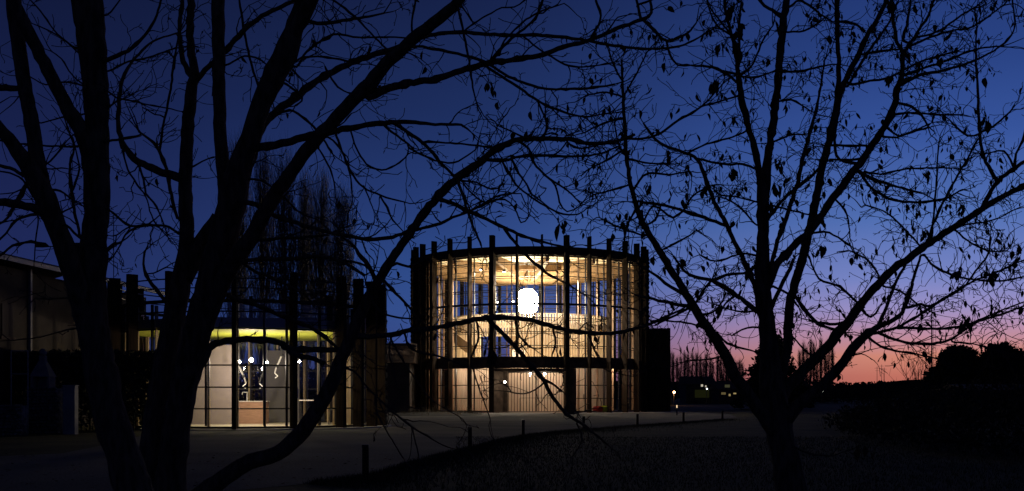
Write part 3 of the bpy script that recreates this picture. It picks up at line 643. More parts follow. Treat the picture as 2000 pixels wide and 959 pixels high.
for b, tw in [
    (pairs(380, 155, 16, 362, 130, 11, 354, 95, 9, 351, 50, 8, 356, 0, 8, 358, -60, 7), .6), (pairs(382, 150, 18, 375, 115, 16, 371, 60, 15, 374, 0, 15, 376, -60, 13), .6),
    (pairs(384, 158, 10, 408, 130, 10, 440, 100, 10, 480, 56, 10, 520, 27, 9, 560, 8, 8, 600, -15, 6), 1), (pairs(476, 60, 5, 485, 100, 5, 495, 140, 5, 505, 170, 4), .6), (pairs(476, 60, 5, 472, 25, 5, 468, 0, 4, 466, -30, 3), .6),
    (pairs(355, 348, 18, 330, 340, 16, 305, 332, 15, 272, 316, 14, 248, 295, 12, 235, 265, 10, 231, 235, 9, 234, 180, 8, 240, 155, 7, 255, 125, 6, 272, 105, 5, 300, 80, 4, 345, 65, 3), .8),
    (pairs(346, 425, 7, 335, 380, 7, 322, 322, 7, 307, 287, 7, 290, 270, 5, 271, 256, 4), .6), (pairs(312, 292, 6, 318, 250, 5, 328, 205, 5, 335, 165, 5, 338, 138, 5, 344, 100, 4, 350, 60, 4), .7),
    (pairs(348, 455, 6, 330, 443, 5, 300, 440, 5, 268, 444, 5, 245, 458, 4, 236, 478, 3, 222, 500, 3), .8), (pairs(272, 325, 5, 280, 350, 5, 285, 378, 5, 300, 395, 4, 315, 425, 3, 330, 470, 2), .8),
    (pairs(240, 290, 4, 250, 330, 4, 268, 360, 4, 285, 385, 3, 300, 430, 3, 330, 465, 2), .8), (pairs(350, 640, 12, 330, 600, 9, 305, 565, 8, 285, 538, 6, 280, 505, 4, 284, 490, 3), .4), (pairs(285, 535, 3, 300, 533, 3, 325, 522, 3), .3),
    (pairs(378, 325, 4, 395, 315, 3, 418, 307, 3), .3), (pairs(440, 128, 4, 465, 115, 4, 478, 110, 4, 500, 112, 4, 520, 125, 3), .5), (pairs(480, 300, 10, 510, 287, 17, 550, 280, 16, 607, 265, 15, 660, 254, 13, 725, 243, 11, 790, 238, 9, 850, 243, 6, 900, 244, 5, 920, 258, 3), .9),
    (pairs(488, 320, 18, 505, 262, 15, 522, 234, 15, 570, 195, 15, 617, 160, 14, 650, 140, 13, 687, 122, 13, 737, 105, 12, 780, 92, 11, 812, 78, 9, 850, 67, 8, 900, 63, 8, 975, 68, 7, 1050, 69, 7, 1125, 76, 6, 1200, 89, 6, 1255, 95, 5, 1300, 94, 5, 1345, 84, 4, 1390, 58, 3), .9),
    (pairs(722, 186, 20, 762, 171, 15, 800, 162, 14, 850, 155, 13, 900, 138, 12, 950, 124, 12, 1000, 117, 10, 1060, 107, 10, 1100, 92, 9, 1150, 79, 8, 1200, 58, 8, 1252, 38, 7, 1273, 25, 6, 1268, -10, 5), .9),
    (pairs(1252, 38, 6, 1246, 12, 5, 1240, -20, 5), .4), (pairs(1254, 37, 7, 1278, 60, 6, 1302, 80, 6, 1340, 66, 5, 1360, 45, 3), .6), (pairs(1302, 80, 5, 1308, 105, 5, 1324, 127, 4, 1350, 128, 3), .5), (pairs(1245, 10, 5, 1262, 4, 5, 1280, -5, 4), .3),
    (pairs(770, 110, 7, 805, 91, 6, 845, 95, 6, 885, 103, 6, 922, 112, 6, 955, 126, 6, 985, 145, 6, 1020, 160, 6, 1060, 173, 5, 1105, 174, 5, 1150, 172, 5, 1200, 165, 4), 1), (pairs(950, 130, 6, 980, 150, 6, 1010, 168, 6, 1050, 197, 5, 1100, 218, 5, 1138, 228, 4, 1180, 222, 3), .9),
    (pairs(1050, 198, 4, 1062, 225, 4, 1070, 250, 3), .4), (pairs(893, 8, 5, 903, 55, 5, 915, 110, 5, 922, 160, 4, 930, 198, 3), .7), (pairs(955, 122, 6, 975, 98, 6, 1000, 75, 6, 1030, 50, 5, 1050, 28, 5, 1062, -10, 4), .9),
    (pairs(975, 108, 4, 985, 80, 4, 1020, 45, 4, 1050, 25, 4, 1080, 14, 3), .6), (pairs(912, 55, 4, 935, 40, 3, 960, 25, 3, 980, 15, 3, 1005, 14, 3, 1030, -5, 3), .7), (pairs(805, 68, 5, 805, 40, 4, 812, 0, 4), .4), (pairs(1020, 70, 4, 1060, 100, 4, 1110, 128, 4, 1150, 130, 3, 1200, 122, 3), .7),
    (pairs(1155, 72, 6, 1168, 50, 5, 1174, 30, 5, 1163, 0, 5), .5), (pairs(620, 45, 8, 660, 42, 7, 720, 32, 5, 750, 26, 3), .8), (pairs(580, 130, 5, 600, 100, 5, 650, 68, 5, 700, 73, 4, 760, 73, 4, 800, 74, 3), .8),
    (pairs(567, 130, 4, 590, 112, 4, 640, 112, 4, 690, 122, 3), .5), (pairs(560, 165, 5, 590, 190, 5, 585, 200, 4), .2), (pairs(650, 0, 5, 690, 30, 5, 720, 60, 4, 760, 100, 4, 775, 105, 3), .7), (pairs(635, 130, 4, 660, 170, 4, 690, 185, 3), .3),
    (pairs(540, 225, 5, 565, 215, 5, 590, 228, 5, 620, 255, 5, 650, 300, 4), .6), (pairs(655, 260, 5, 668, 295, 5, 685, 335, 5, 710, 365, 4, 745, 382, 4, 790, 395, 3), .8), (pairs(620, 288, 4, 640, 320, 4, 652, 355, 3, 655, 385, 2), .7),
    (pairs(685, 250, 4, 692, 280, 4, 715, 320, 4, 745, 332, 4, 780, 318, 3, 797, 300, 3), .7), (pairs(750, 245, 5, 775, 265, 5, 800, 283, 4), .6), (pairs(710, 362, 3, 720, 385, 3, 730, 412, 2), .5), (pairs(742, 382, 4, 755, 405, 4, 768, 430, 3, 790, 455, 2), .7),
    (pairs(640, 268, 4, 660, 285, 4, 678, 318, 4, 686, 360, 3, 688, 395, 2), .8), (pairs(1000, 117, 3, 1020, 110, 3), .2),
    (pairs(770, 240, 7, 800, 262, 7, 828, 280, 7, 858, 315, 6, 888, 345, 5), .7), (pairs(830, 277, 5, 870, 279, 4, 920, 283, 4, 962, 288, 4), .9), (pairs(800, 290, 4, 850, 313, 4, 885, 318, 4, 905, 308, 3, 930, 292, 3), .7),
    (pairs(893, 352, 7, 905, 385, 6, 913, 412, 6, 925, 445, 5, 940, 480, 4), .7), (pairs(858, 388, 9, 890, 400, 8, 920, 414, 8, 950, 428, 7, 985, 445, 7, 1020, 460, 6, 1060, 472, 5, 1110, 484, 4), .9),
    (pairs(985, 446, 7, 1005, 472, 6, 1022, 492, 6, 1045, 515, 6, 1075, 538, 5, 1110, 555, 4, 1140, 575, 3), .7), (pairs(808, 450, 7, 850, 440, 6, 885, 425, 6, 915, 414, 5), .6), (pairs(900, 353, 4, 930, 356, 4, 960, 370, 4, 980, 362, 3, 985, 345, 2), .8),
    (pairs(905, 360, 4, 930, 385, 4, 950, 395, 4, 985, 385, 3, 1010, 370, 3, 1020, 350, 3), .8), (pairs(935, 312, 7, 960, 312, 7, 985, 314, 7, 1005, 308, 6, 1050, 303, 6, 1120, 306, 5, 1170, 300, 4, 1210, 285, 3), .9),
    (pairs(980, 314, 5, 998, 345, 5, 1015, 368, 4, 1045, 390, 4, 1075, 408, 4, 1100, 419, 4, 1130, 418, 3, 1145, 408, 2), .8), (pairs(1012, 276, 5, 1032, 290, 5, 1048, 325, 5, 1075, 350, 4, 1100, 366, 4, 1125, 388, 3), .8),
    (pairs(1060, 340, 4, 1085, 362, 4, 1093, 395, 4, 1108, 414, 3, 1130, 404, 3), .4), (pairs(998, 303, 5, 1008, 330, 5, 1025, 355, 4, 1040, 380, 4, 1060, 395, 3), .5), (pairs(935, 405, 4, 960, 392, 4, 985, 390, 4, 1005, 406, 3, 1018, 435, 3, 1032, 425, 2), .7),
    (pairs(920, 412, 5, 945, 398, 5, 965, 385, 4, 1000, 378, 4), .7), (pairs(1060, 272, 4, 1068, 250, 4, 1066, 235, 3), .4), (pairs(1035, 272, 4, 1010, 262, 4, 985, 250, 3), .4), (pairs(1100, 270, 4, 1130, 290, 4, 1180, 280, 3), .7),
    (pairs(485, 350, 5, 510, 352, 4, 535, 368, 4, 560, 390, 4, 585, 415, 3, 612, 426, 2), .6), (pairs(462, 392, 12, 500, 400, 10, 540, 422, 9, 580, 436, 9, 620, 448, 8, 690, 463, 8, 745, 467, 8, 785, 457, 7, 806, 445, 6), .7),
    (pairs(500, 470, 6, 550, 466, 6, 610, 462, 5, 640, 458, 4), .5), (pairs(470, 510, 9, 510, 506, 8, 560, 506, 8, 620, 500, 7, 655, 507, 7, 685, 520, 6, 712, 539, 5), .8), (pairs(655, 507, 5, 690, 512, 5, 715, 520, 4, 735, 540, 3), .6),
    (pairs(425, 560, 12, 445, 577, 10, 510, 600, 9, 575, 627, 9, 610, 641, 8, 640, 663, 7, 658, 678, 6), .8), (pairs(470, 510, 7, 495, 528, 6, 530, 542, 6, 560, 556, 5, 600, 578, 4), .7),
    (pairs(385, 720, 26, 400, 692, 20, 420, 672, 14, 455, 664, 13, 500, 663, 12, 545, 668, 12, 570, 682, 12, 610, 682, 11, 650, 683, 11, 672, 686, 10), .35), (pairs(555, 676, 12, 580, 693, 11, 605, 699, 10, 632, 709, 9), .1),
    (pairs(735, 555, 10, 720, 520, 9, 700, 495, 8, 690, 480, 6, 665, 460, 4), .7), (pairs(752, 525, 8, 775, 515, 6, 797, 520, 5, 820, 512, 3), .8), (pairs(742, 540, 7, 765, 565, 6, 790, 590, 5, 815, 620, 3), .8), (pairs(720, 580, 5, 745, 610, 5, 780, 620, 4, 800, 622, 3), .6),
    (pairs(685, 655, 14, 720, 657, 11, 765, 654, 10, 800, 646, 10, 850, 640, 10, 900, 630, 10, 955, 620, 10, 1012, 622, 9, 1062, 632, 9, 1095, 642, 8, 1150, 650, 8, 1200, 650, 7, 1250, 639, 6, 1290, 624, 5, 1335, 603, 4), .8),
    (pairs(950, 621, 10, 985, 655, 9, 1010, 681, 9, 1033, 708, 9, 1060, 742, 8, 1077, 770, 8, 1100, 803, 7, 1140, 830, 6, 1165, 850, 4, 1195, 876, 3), .5), (pairs(1058, 740, 5, 1078, 750, 5, 1100, 766, 3), .2), (pairs(1062, 748, 4, 1045, 762, 3, 1022, 770, 3, 998, 766, 3), .1),
    (pairs(1127, 826, 3, 1137, 858, 3, 1118, 892, 2), .3), (pairs(1100, 803, 4, 1120, 808, 3, 1150, 800, 2), .1), (pairs(1005, 623, 4, 1012, 650, 4, 1028, 672, 4, 1042, 680, 3), .5), (pairs(1080, 640, 4, 1085, 670, 4, 1078, 705, 3, 1100, 730, 3, 1098, 755, 2), .4),
    (pairs(930, 626, 4, 935, 660, 4, 920, 700, 4, 925, 725, 3, 940, 770, 3, 958, 820, 2), .4), (pairs(790, 650, 5, 800, 680, 4, 830, 690, 4, 870, 700, 4, 905, 715, 3), .6), (pairs(1148, 652, 4, 1165, 690, 4, 1180, 720, 3, 1230, 735, 2), .5),
    (pairs(660, 715, 6, 690, 725, 5, 720, 760, 4, 747, 786, 4, 776, 812, 4, 806, 834, 4, 852, 862, 3, 882, 876, 2), .3), (pairs(733, 775, 4, 738, 810, 3, 760, 850, 3, 792, 902, 2), .3), (pairs(806, 836, 3, 812, 865, 3, 818, 895, 2), .1), (pairs(760, 655, 4, 785, 700, 4, 815, 745, 3, 845, 782, 3, 897, 813, 2), .3),
    (pairs(765, 655, 4, 760, 690, 4, 768, 720, 3, 775, 760, 2), .5)]:
    B.branch(b, tw=tw)
B.finish(8.0, .40, {2: .34, 1: .30}, .5, up=.25, zmin=.9, r0=.006, rmin=.0031)

# ---- tree at the right, still carrying curled dead leaves
T = Tree(1566, 10.0, 21, 'bare_tree', 'bare tree on the right lawn still hung with curled dead leaves', leafp=.22, limits=(-1.6, 1.8))
T.branch(pairs(1566, 1044, 84, 1556, 1000, 68, 1546, 950, 60, 1534, 890, 54, 1520, 830, 52, 1512, 780, 52, 1508, 740, 48, 1503, 700, 38, 1499, 640, 33, 1492, 590, 32, 1488, 530, 30, 1490, 480, 24, 1490, 420, 24, 1491, 360, 26, 1496, 335, 20, 1503, 290, 15, 1510, 240, 15, 1517, 180, 15, 1523, 120, 15, 1528, 60, 14, 1536, 0, 13, 1545, -80, 10), slope=.05, trunk=True, tw=.8)
T.branch(pairs(1490, 375, 18, 1482, 330, 14, 1472, 285, 13, 1460, 240, 13, 1450, 200, 13, 1444, 160, 11, 1438, 110, 8, 1428, 65, 7, 1417, 20, 6, 1412, -40, 5), slope=-.4, trunk=True, tw=1)
T.branch(pairs(1524, 860, 34, 1500, 825, 28, 1470, 782, 25, 1436, 735, 23, 1415, 690, 21, 1388, 650, 19, 1356, 602, 17, 1334, 565, 15, 1307, 520, 14, 1282, 480, 13, 1258, 440, 11, 1243, 402, 10, 1234, 370, 9, 1227, 330, 8, 1222, 285, 8, 1220, 240, 7, 1217, 180, 6, 1215, 120, 4), slope=-.35, trunk=True, tw=1)
T.branch(pairs(1514, 790, 30, 1525, 735, 20, 1537, 680, 18, 1540, 625, 18, 1545, 585, 17, 1560, 530, 17, 1574, 480, 17, 1588, 415, 16, 1598, 365, 16, 1606, 325, 15, 1616, 285, 15, 1630, 235, 15, 1638, 185, 14, 1652, 155, 12, 1675, 110, 11, 1693, 70, 10, 1712, 38, 9, 1735, -5, 8), slope=.35, trunk=True, tw=.9)
T.branch(pairs(1495, 575, 18, 1512, 524, 16, 1532, 500, 15, 1558, 474, 15, 1580, 452, 15, 1602, 424, 15, 1627, 386, 15, 1665, 337, 15, 1700, 290, 14, 1733, 238, 13, 1747, 205, 13, 1752, 175, 12, 1760, 150, 10, 1763, 105, 8, 1752, 82, 7, 1744, 35, 7, 1739, -20, 6), slope=-.2, trunk=True, tw=.9)
T.branch(pairs(1512, 812, 36, 1528, 768, 28, 1560, 732, 22, 1598, 697, 20, 1626, 665, 20, 1662, 620, 18, 1700, 572, 16, 1740, 530, 16, 1776, 503, 15, 1817, 474, 14, 1862, 445, 13, 1920, 407, 12, 1962, 382, 11, 2003, 361, 10, 2050, 330, 8), slope=.3, trunk=True, tw=.9)
T.branch(pairs(1520, 835, 32, 1560, 790, 24, 1600, 757, 20, 1638, 720, 19, 1666, 680, 18, 1697, 650, 15, 1724, 634, 10, 1755, 618, 8, 1772, 588, 7, 1785, 542, 6, 1798, 500, 5), slope=-.35, trunk=True, tw=1)
for b, tw in [
    (pairs(1443, 130, 5, 1445, 95, 5, 1443, 50, 4, 1448, 0, 4), 1), (pairs(1524, 30, 8, 1510, 20, 7, 1492, 12, 6, 1478, -8, 6), .5), (pairs(1532, 22, 6, 1550, 8, 5, 1562, 0, 5, 1590, 18, 5, 1602, 28, 4, 1625, 42, 4), .7), (pairs(1500, 428, 8, 1525, 396, 7, 1560, 363, 7, 1590, 340, 6, 1604, 322, 5), .8),
    (pairs(1507, 520, 8, 1516, 480, 9, 1526, 452, 9, 1542, 405, 9, 1557, 360, 9, 1567, 312, 8, 1578, 275, 7, 1588, 238, 6, 1598, 198, 5, 1604, 160, 4, 1610, 120, 3), 1), (pairs(1634, 185, 9, 1638, 140, 9, 1636, 60, 9, 1635, 0, 9, 1636, -60, 7), .8),
    (pairs(1655, 168, 6, 1678, 130, 6, 1700, 95, 6, 1720, 68, 5, 1737, 42, 4, 1755, 0, 3), 1), (pairs(1756, 165, 10, 1790, 149, 7, 1830, 140, 6, 1880, 127, 5, 1930, 105, 4, 1968, 78, 4, 1982, 50, 3, 1980, 20, 3, 1976, -10, 3), .9), (pairs(1760, 150, 6, 1800, 135, 5, 1850, 118, 5, 1900, 98, 4, 1950, 90, 3), 1),
    (pairs(1763, 108, 7, 1785, 74, 6, 1800, 50, 6, 1815, 28, 5, 1826, -10, 4), 1), (pairs(1765, 80, 5, 1773, 40, 5, 1778, 0, 4), .7), (pairs(1660, 165, 6, 1700, 158, 5, 1740, 150, 5, 1800, 120, 4, 1870, 100, 4), 1), (pairs(1672, 108, 5, 1720, 100, 5, 1760, 95, 4), 1),
    (pairs(1770, 95, 5, 1810, 75, 5, 1860, 60, 4, 1900, 52, 4, 1960, 10, 3), 1.2), (pairs(1783, 75, 5, 1830, 62, 4, 1870, 35, 4, 1910, 10, 3), 1.1), (pairs(1750, 200, 6, 1780, 208, 6, 1800, 225, 5, 1812, 245, 4), .6), (pairs(1745, 225, 5, 1780, 220, 4, 1830, 224, 4, 1880, 224, 3), 1),
    (pairs(1755, 265, 4, 1790, 255, 4, 1810, 250, 3), 1), (pairs(1480, 580, 12, 1470, 545, 10, 1458, 520, 10, 1438, 480, 9, 1417, 435, 9, 1392, 387, 8, 1375, 340, 8, 1362, 312, 7, 1338, 299, 6, 1300, 285, 6, 1280, 272, 6, 1257, 240, 4), 1),
    (pairs(1417, 440, 7, 1375, 425, 7, 1335, 412, 6, 1300, 402, 6, 1270, 397, 6, 1240, 393, 5), .9), (pairs(1335, 412, 5, 1350, 385, 4, 1372, 370, 4, 1400, 360, 3), 1), (pairs(1335, 412, 5, 1315, 425, 5, 1295, 412, 4, 1275, 402, 4, 1258, 430, 4), .8),
    (pairs(1478, 605, 12, 1440, 577, 9, 1412, 560, 9, 1390, 547, 8, 1358, 540, 7, 1335, 527, 6, 1315, 500, 4), 1), (pairs(1392, 548, 7, 1418, 538, 6, 1457, 533, 5), 1), (pairs(1338, 575, 8, 1310, 560, 7, 1290, 545, 6, 1270, 530, 5, 1240, 510, 3), 1),
    (pairs(1348, 597, 8, 1310, 592, 7, 1275, 584, 6, 1240, 575, 4), 1), (pairs(1352, 600, 6, 1320, 615, 5, 1290, 630, 4), .5), (pairs(1383, 645, 5, 1350, 632, 4, 1300, 626, 4), .6), (pairs(1360, 590, 5, 1378, 560, 5, 1390, 548, 4), .5),
    (pairs(1375, 615, 5, 1400, 605, 4, 1415, 580, 3), .8), (pairs(1400, 650, 4, 1420, 670, 4, 1450, 680, 4, 1475, 687, 3), .7), (pairs(1505, 605, 8, 1522, 565, 8, 1543, 525, 8, 1550, 505, 7), .4), (pairs(1550, 575, 7, 1568, 600, 7, 1590, 625, 7, 1605, 635, 6, 1650, 650, 5), .7),
    (pairs(1510, 560, 5, 1540, 575, 5, 1560, 600, 4), .4), (pairs(1235, 375, 5, 1250, 352, 5, 1266, 338, 5, 1305, 341, 4, 1345, 335, 3), .9), (pairs(1362, 310, 5, 1415, 321, 5, 1450, 320, 5, 1474, 330, 5), .8), (pairs(1342, 300, 5, 1370, 285, 4, 1400, 276, 4, 1430, 268, 4, 1458, 256, 4), .8),
    (pairs(1222, 272, 5, 1258, 270, 5, 1290, 260, 5, 1325, 235, 5, 1370, 208, 4, 1410, 165, 3), 1), (pairs(1225, 310, 4, 1260, 318, 4, 1300, 320, 3), 1), (pairs(1370, 208, 4, 1400, 200, 4, 1438, 188, 4), .7), (pairs(1442, 147, 5, 1400, 135, 5, 1382, 130, 5, 1350, 128, 4), .6),
    (pairs(1443, 165, 5, 1425, 148, 5, 1400, 135, 4), .5), (pairs(1440, 115, 4, 1440, 90, 4, 1410, 45, 4, 1390, 20, 3), .9), (pairs(1432, 70, 4, 1405, 55, 4, 1390, 30, 3, 1380, 0, 3), .9), (pairs(1450, 145, 5, 1470, 125, 4, 1490, 80, 4, 1510, 50, 3), 1),
    (pairs(1450, 150, 4, 1480, 150, 4, 1515, 138, 3), 1), (pairs(1520, 140, 5, 1560, 140, 5, 1600, 130, 4, 1630, 125, 3), 1), (pairs(1525, 62, 4, 1570, 60, 4, 1605, 40, 4), .8), (pairs(1640, 42, 5, 1665, 45, 5, 1690, 62, 5), .5), (pairs(1217, 160, 4, 1200, 130, 4, 1190, 100, 3), 1),
    (pairs(1218, 190, 4, 1240, 150, 4, 1265, 100, 3), 1), (pairs(1225, 310, 4, 1208, 280, 4, 1200, 240, 3), 1), (pairs(1245, 405, 5, 1225, 440, 4, 1218, 480, 4), 1), (pairs(1260, 440, 4, 1280, 430, 4, 1290, 405, 3), .6), (pairs(1270, 462, 4, 1240, 455, 4, 1200, 440, 4, 1170, 425, 3), 1.2),
    (pairs(1287, 490, 4, 1330, 470, 4, 1360, 450, 3), 1), (pairs(1223, 290, 4, 1190, 310, 4, 1150, 330, 3), 1.2), (pairs(1232, 360, 4, 1200, 370, 4, 1160, 380, 3), 1.2), (pairs(1220, 230, 4, 1180, 240, 4, 1140, 260, 3), 1.2), (pairs(1217, 190, 4, 1185, 180, 4, 1150, 185, 3), 1),
    (pairs(1670, 330, 8, 1700, 348, 7, 1730, 358, 6, 1755, 365, 5, 1800, 378, 4), 1.2), (pairs(1680, 337, 7, 1700, 365, 6, 1725, 382, 6, 1750, 392, 5, 1795, 395, 5, 1845, 388, 4, 1880, 370, 3), 1.1), (pairs(1672, 320, 7, 1640, 312, 6, 1630, 285, 6, 1632, 262, 5), .7), (pairs(1690, 308, 6, 1660, 312, 5, 1620, 312, 5), .6),
    (pairs(1700, 285, 5, 1660, 284, 5, 1610, 284, 4), .7), (pairs(1720, 265, 5, 1750, 268, 4, 1800, 250, 4), 1), (pairs(1688, 335, 5, 1720, 340, 4, 1770, 330, 4, 1830, 328, 3, 1870, 328, 3), 1.2), (pairs(1920, 405, 10, 1932, 380, 9, 1948, 355, 8, 1975, 333, 8, 2012, 308, 7), .8),
    (pairs(1948, 353, 8, 1930, 325, 7, 1918, 295, 6, 1912, 240, 6, 1910, 170, 5, 1906, 110, 4, 1908, 40, 3), 1), (pairs(1912, 262, 4, 1890, 265, 4, 1870, 250, 4, 1855, 235, 3), .6), (pairs(1915, 258, 5, 1935, 250, 4, 1955, 235, 4, 1975, 215, 3), .9),
    (pairs(1812, 476, 6, 1820, 445, 5, 1840, 400, 5, 1857, 368, 5, 1875, 335, 4, 1895, 300, 4, 1910, 272, 4), .9), (pairs(1820, 470, 5, 1822, 440, 4, 1828, 370, 4, 1832, 300, 3, 1835, 270, 2), .7), (pairs(1980, 335, 6, 1985, 300, 5, 1998, 275, 5, 2005, 240, 4), .8), (pairs(1982, 330, 5, 1960, 295, 4, 1930, 300, 3), .7),
    (pairs(1795, 478, 4, 1770, 450, 4, 1750, 430, 4, 1725, 412, 3, 1690, 400, 3), 1), (pairs(1840, 455, 4, 1880, 440, 4, 1940, 430, 3, 1980, 410, 3), 1), (pairs(1862, 445, 4, 1890, 470, 4, 1930, 490, 4, 1965, 490, 3), 1.2),
    (pairs(1698, 652, 6, 1750, 640, 6, 1800, 612, 5, 1850, 580, 5, 1880, 562, 4, 1905, 530, 4, 1928, 500, 4, 1935, 470, 3), .9), (pairs(1720, 652, 7, 1760, 667, 6, 1810, 672, 6, 1850, 665, 5, 1880, 648, 5, 1910, 628, 5, 1950, 615, 4, 2000, 598, 3), 1.2),
    (pairs(1750, 640, 6, 1800, 642, 6, 1850, 641, 5, 1900, 630, 5, 1940, 612, 4, 2000, 590, 3), 1.3), (pairs(1718, 632, 8, 1738, 580, 7, 1753, 545, 6, 1768, 518, 5), .9), (pairs(1805, 498, 5, 1818, 515, 5, 1850, 533, 5, 1890, 545, 4, 1950, 549, 4, 2005, 540, 3), 1.4),
    (pairs(1772, 600, 6, 1800, 595, 6, 1818, 598, 5, 1860, 573, 5, 1900, 550, 4, 1950, 530, 4, 2005, 505, 3), 1.2), (pairs(1725, 560, 4, 1712, 530, 4, 1690, 505, 4, 1660, 490, 3), 1), (pairs(1665, 620, 6, 1640, 632, 6, 1610, 632, 6, 1580, 625, 5), 1), (pairs(1680, 600, 5, 1700, 620, 5, 1718, 600, 4), .8),
    (pairs(1690, 655, 5, 1730, 680, 5, 1780, 690, 4, 1830, 700, 3), .9), (pairs(1730, 560, 4, 1760, 570, 4, 1800, 600, 3), .5), (pairs(1640, 725, 5, 1655, 700, 4, 1680, 690, 4), .6), (pairs(1640, 560, 5, 1600, 545, 4, 1580, 500, 4), 1), (pairs(1590, 455, 5, 1620, 455, 4, 1660, 480, 4), .9),
    (pairs(1626, 386, 4, 1650, 410, 4, 1660, 450, 3), .7), (pairs(1610, 700, 5, 1580, 690, 4, 1550, 660, 3), .7), (pairs(1490, 600, 4, 1460, 610, 4, 1410, 600, 3), 1), (pairs(1500, 640, 4, 1460, 640, 4, 1430, 655, 3), .8), (pairs(1440, 575, 4, 1420, 590, 4, 1400, 620, 3), .7),
    (pairs(1480, 500, 5, 1450, 495, 4, 1400, 510, 4, 1370, 500, 3), 1), (pairs(1478, 440, 4, 1440, 400, 4, 1410, 385, 3), 1), (pairs(1480, 395, 4, 1440, 385, 3, 1405, 380, 3), 1), (pairs(1500, 400, 4, 1540, 410, 4, 1585, 420, 3), 1), (pairs(1505, 280, 4, 1540, 265, 4, 1575, 262, 3), 1),
    (pairs(1515, 200, 4, 1545, 195, 4, 1580, 215, 3), 1.1), (pairs(1425, 690, 4, 1390, 700, 4, 1340, 705, 3), .6), (pairs(1536, 862, 5, 1550, 872, 4, 1580, 886, 4, 1620, 890, 3), .1), (pairs(1860, 668, 4, 1900, 672, 3, 1960, 690, 3), 1)]:
    T.branch(b, tw=tw)
T.finish(18.0, .38, {2: .36, 1: .32}, .2, up=.15, zmin=1.35, r0=.0044, berryp=.04, rmin=.0028)

# ================================================================ BACKGROUND TREES
def poplar(H, seed, spread, nb, rr0=.03):
    rg = random.Random(seed); tr = MB(); tr.tube([(0, 0, 0), (rg.uniform(-.2, .2), 0, H*.5), (rg.uniform(-.2, .2), 0, H*.97)], [H*.007, H*.0045, .015], 8)
    cr_ = MB()
    for i in range(nb):
        t = rg.random()**1.1; z0 = H*(.06+.80*t); L_ = (H-z0)*rg.uniform(.30, .75)+1.0; a = rg.uniform(0, 6.28)
        d = Vector((math.cos(a), math.sin(a), 0)); sp_ = spread*(1-.55*t)*rg.uniform(.35, 1); p = []
        prof = (0, .55, .85, 1.0, 1.02, .98)
        for k in range(6):
            q = k/5; p.append(Vector((0, 0, z0+L_*q))+d*sp_*prof[k]+Vector((rg.gauss(0, .05), rg.gauss(0, .05), 0))*k)
        r_ = rr0*(1.1-.5*t); cr_.tube(p, [r_*(1-.15*k) for k in range(6)], 3)
        for _ in range(7):
            k = rg.randint(1, 4); b0 = p[k]; l2 = rg.uniform(.7, 2.0)
            e = b0+Vector((rg.gauss(0, .22), rg.gauss(0, .22), 1)).normalized()*l2
            m_ = (b0+e)/2+Vector((rg.gauss(0, .06), rg.gauss(0, .06), 0)); cr_.tube([b0, m_, e], [r_*.55, r_*.42, r_*.2], 3)
    return tr, cr_
PB = mat('poplar_bark', (.10, .085, .075), .9)
def put_poplar(px, top, Yd, seed, spread, nb, label, grp, rr0=.03):
    H = EYE+(HZ-top)/F*Yd; p = P(px, 0, Yd); t = empty('poplar_tree', (p.x, Yd, 0), label=label, cat='poplar tree', group=grp)
    a, b = poplar(H, seed, spread, nb, rr0); a.build('trunk', PB, t); tag(b.build('crown', PB, t), kind='stuff'); return t
PG2 = 'bare poplars behind the small pavilion'
for i, (px, top, Yd, sp_, lb) in enumerate(((462, 262, 78, 1.3, 'tall bare poplar half hidden behind the thick forked stem'), (512, 280, 80, 1.25, 'tall bare poplar just right of the forked stem'), (556, 288, 77, 1.4, 'tall bare poplar in the middle of the row behind the pavilion'), (594, 335, 82, 1.0, 'narrow bare poplar in the dip of the row behind the pavilion'),
        (628, 332, 79, 1.2, 'second bare poplar from the right end of the row behind the pavilion'), (668, 372, 78, 1.25, 'lowest bare poplar at the right end of the row behind the pavilion'))):
    put_poplar(px, top, Yd, 40+i, sp_, 230, lb, PG2, .022)
protos = []
k = 0
rp = random.Random(12)
row = []; x = 1296.0
while x < 1452: row.append((x, 692+(x-1296)*.09+rp.uniform(-9, 9))); x += rp.uniform(4.5, 9)
x = 1562.0
while x < 1632: row.append((x, 672+rp.uniform(-12, 14))); x += rp.uniform(5, 9)
for px, top in row:
    Yd = 300+(k*37) % 40; H = EYE+(HZ-top)/F*Yd; p = P(px, 0, Yd)
    if k < 3: t = put_poplar(px, top, Yd, 70+k, .6+.15*k, 70, None, None, .045); protos.append((t, H))
    else:
        s_, H0 = protos[k % 3]; t = copy_tree(s_); t.location = (p.x, Yd, 0); t.scale = (1, 1, H/H0)
    if px < 1500: tag(t, 'slender bare poplar in the distant row between the side wing and the right tree', 'poplar tree', 'distant poplars left of the right tree')
    else: tag(t, 'slender bare poplar in the distant row seen through the limbs of the right tree', 'poplar tree', 'distant poplars behind the right tree')
    k += 1
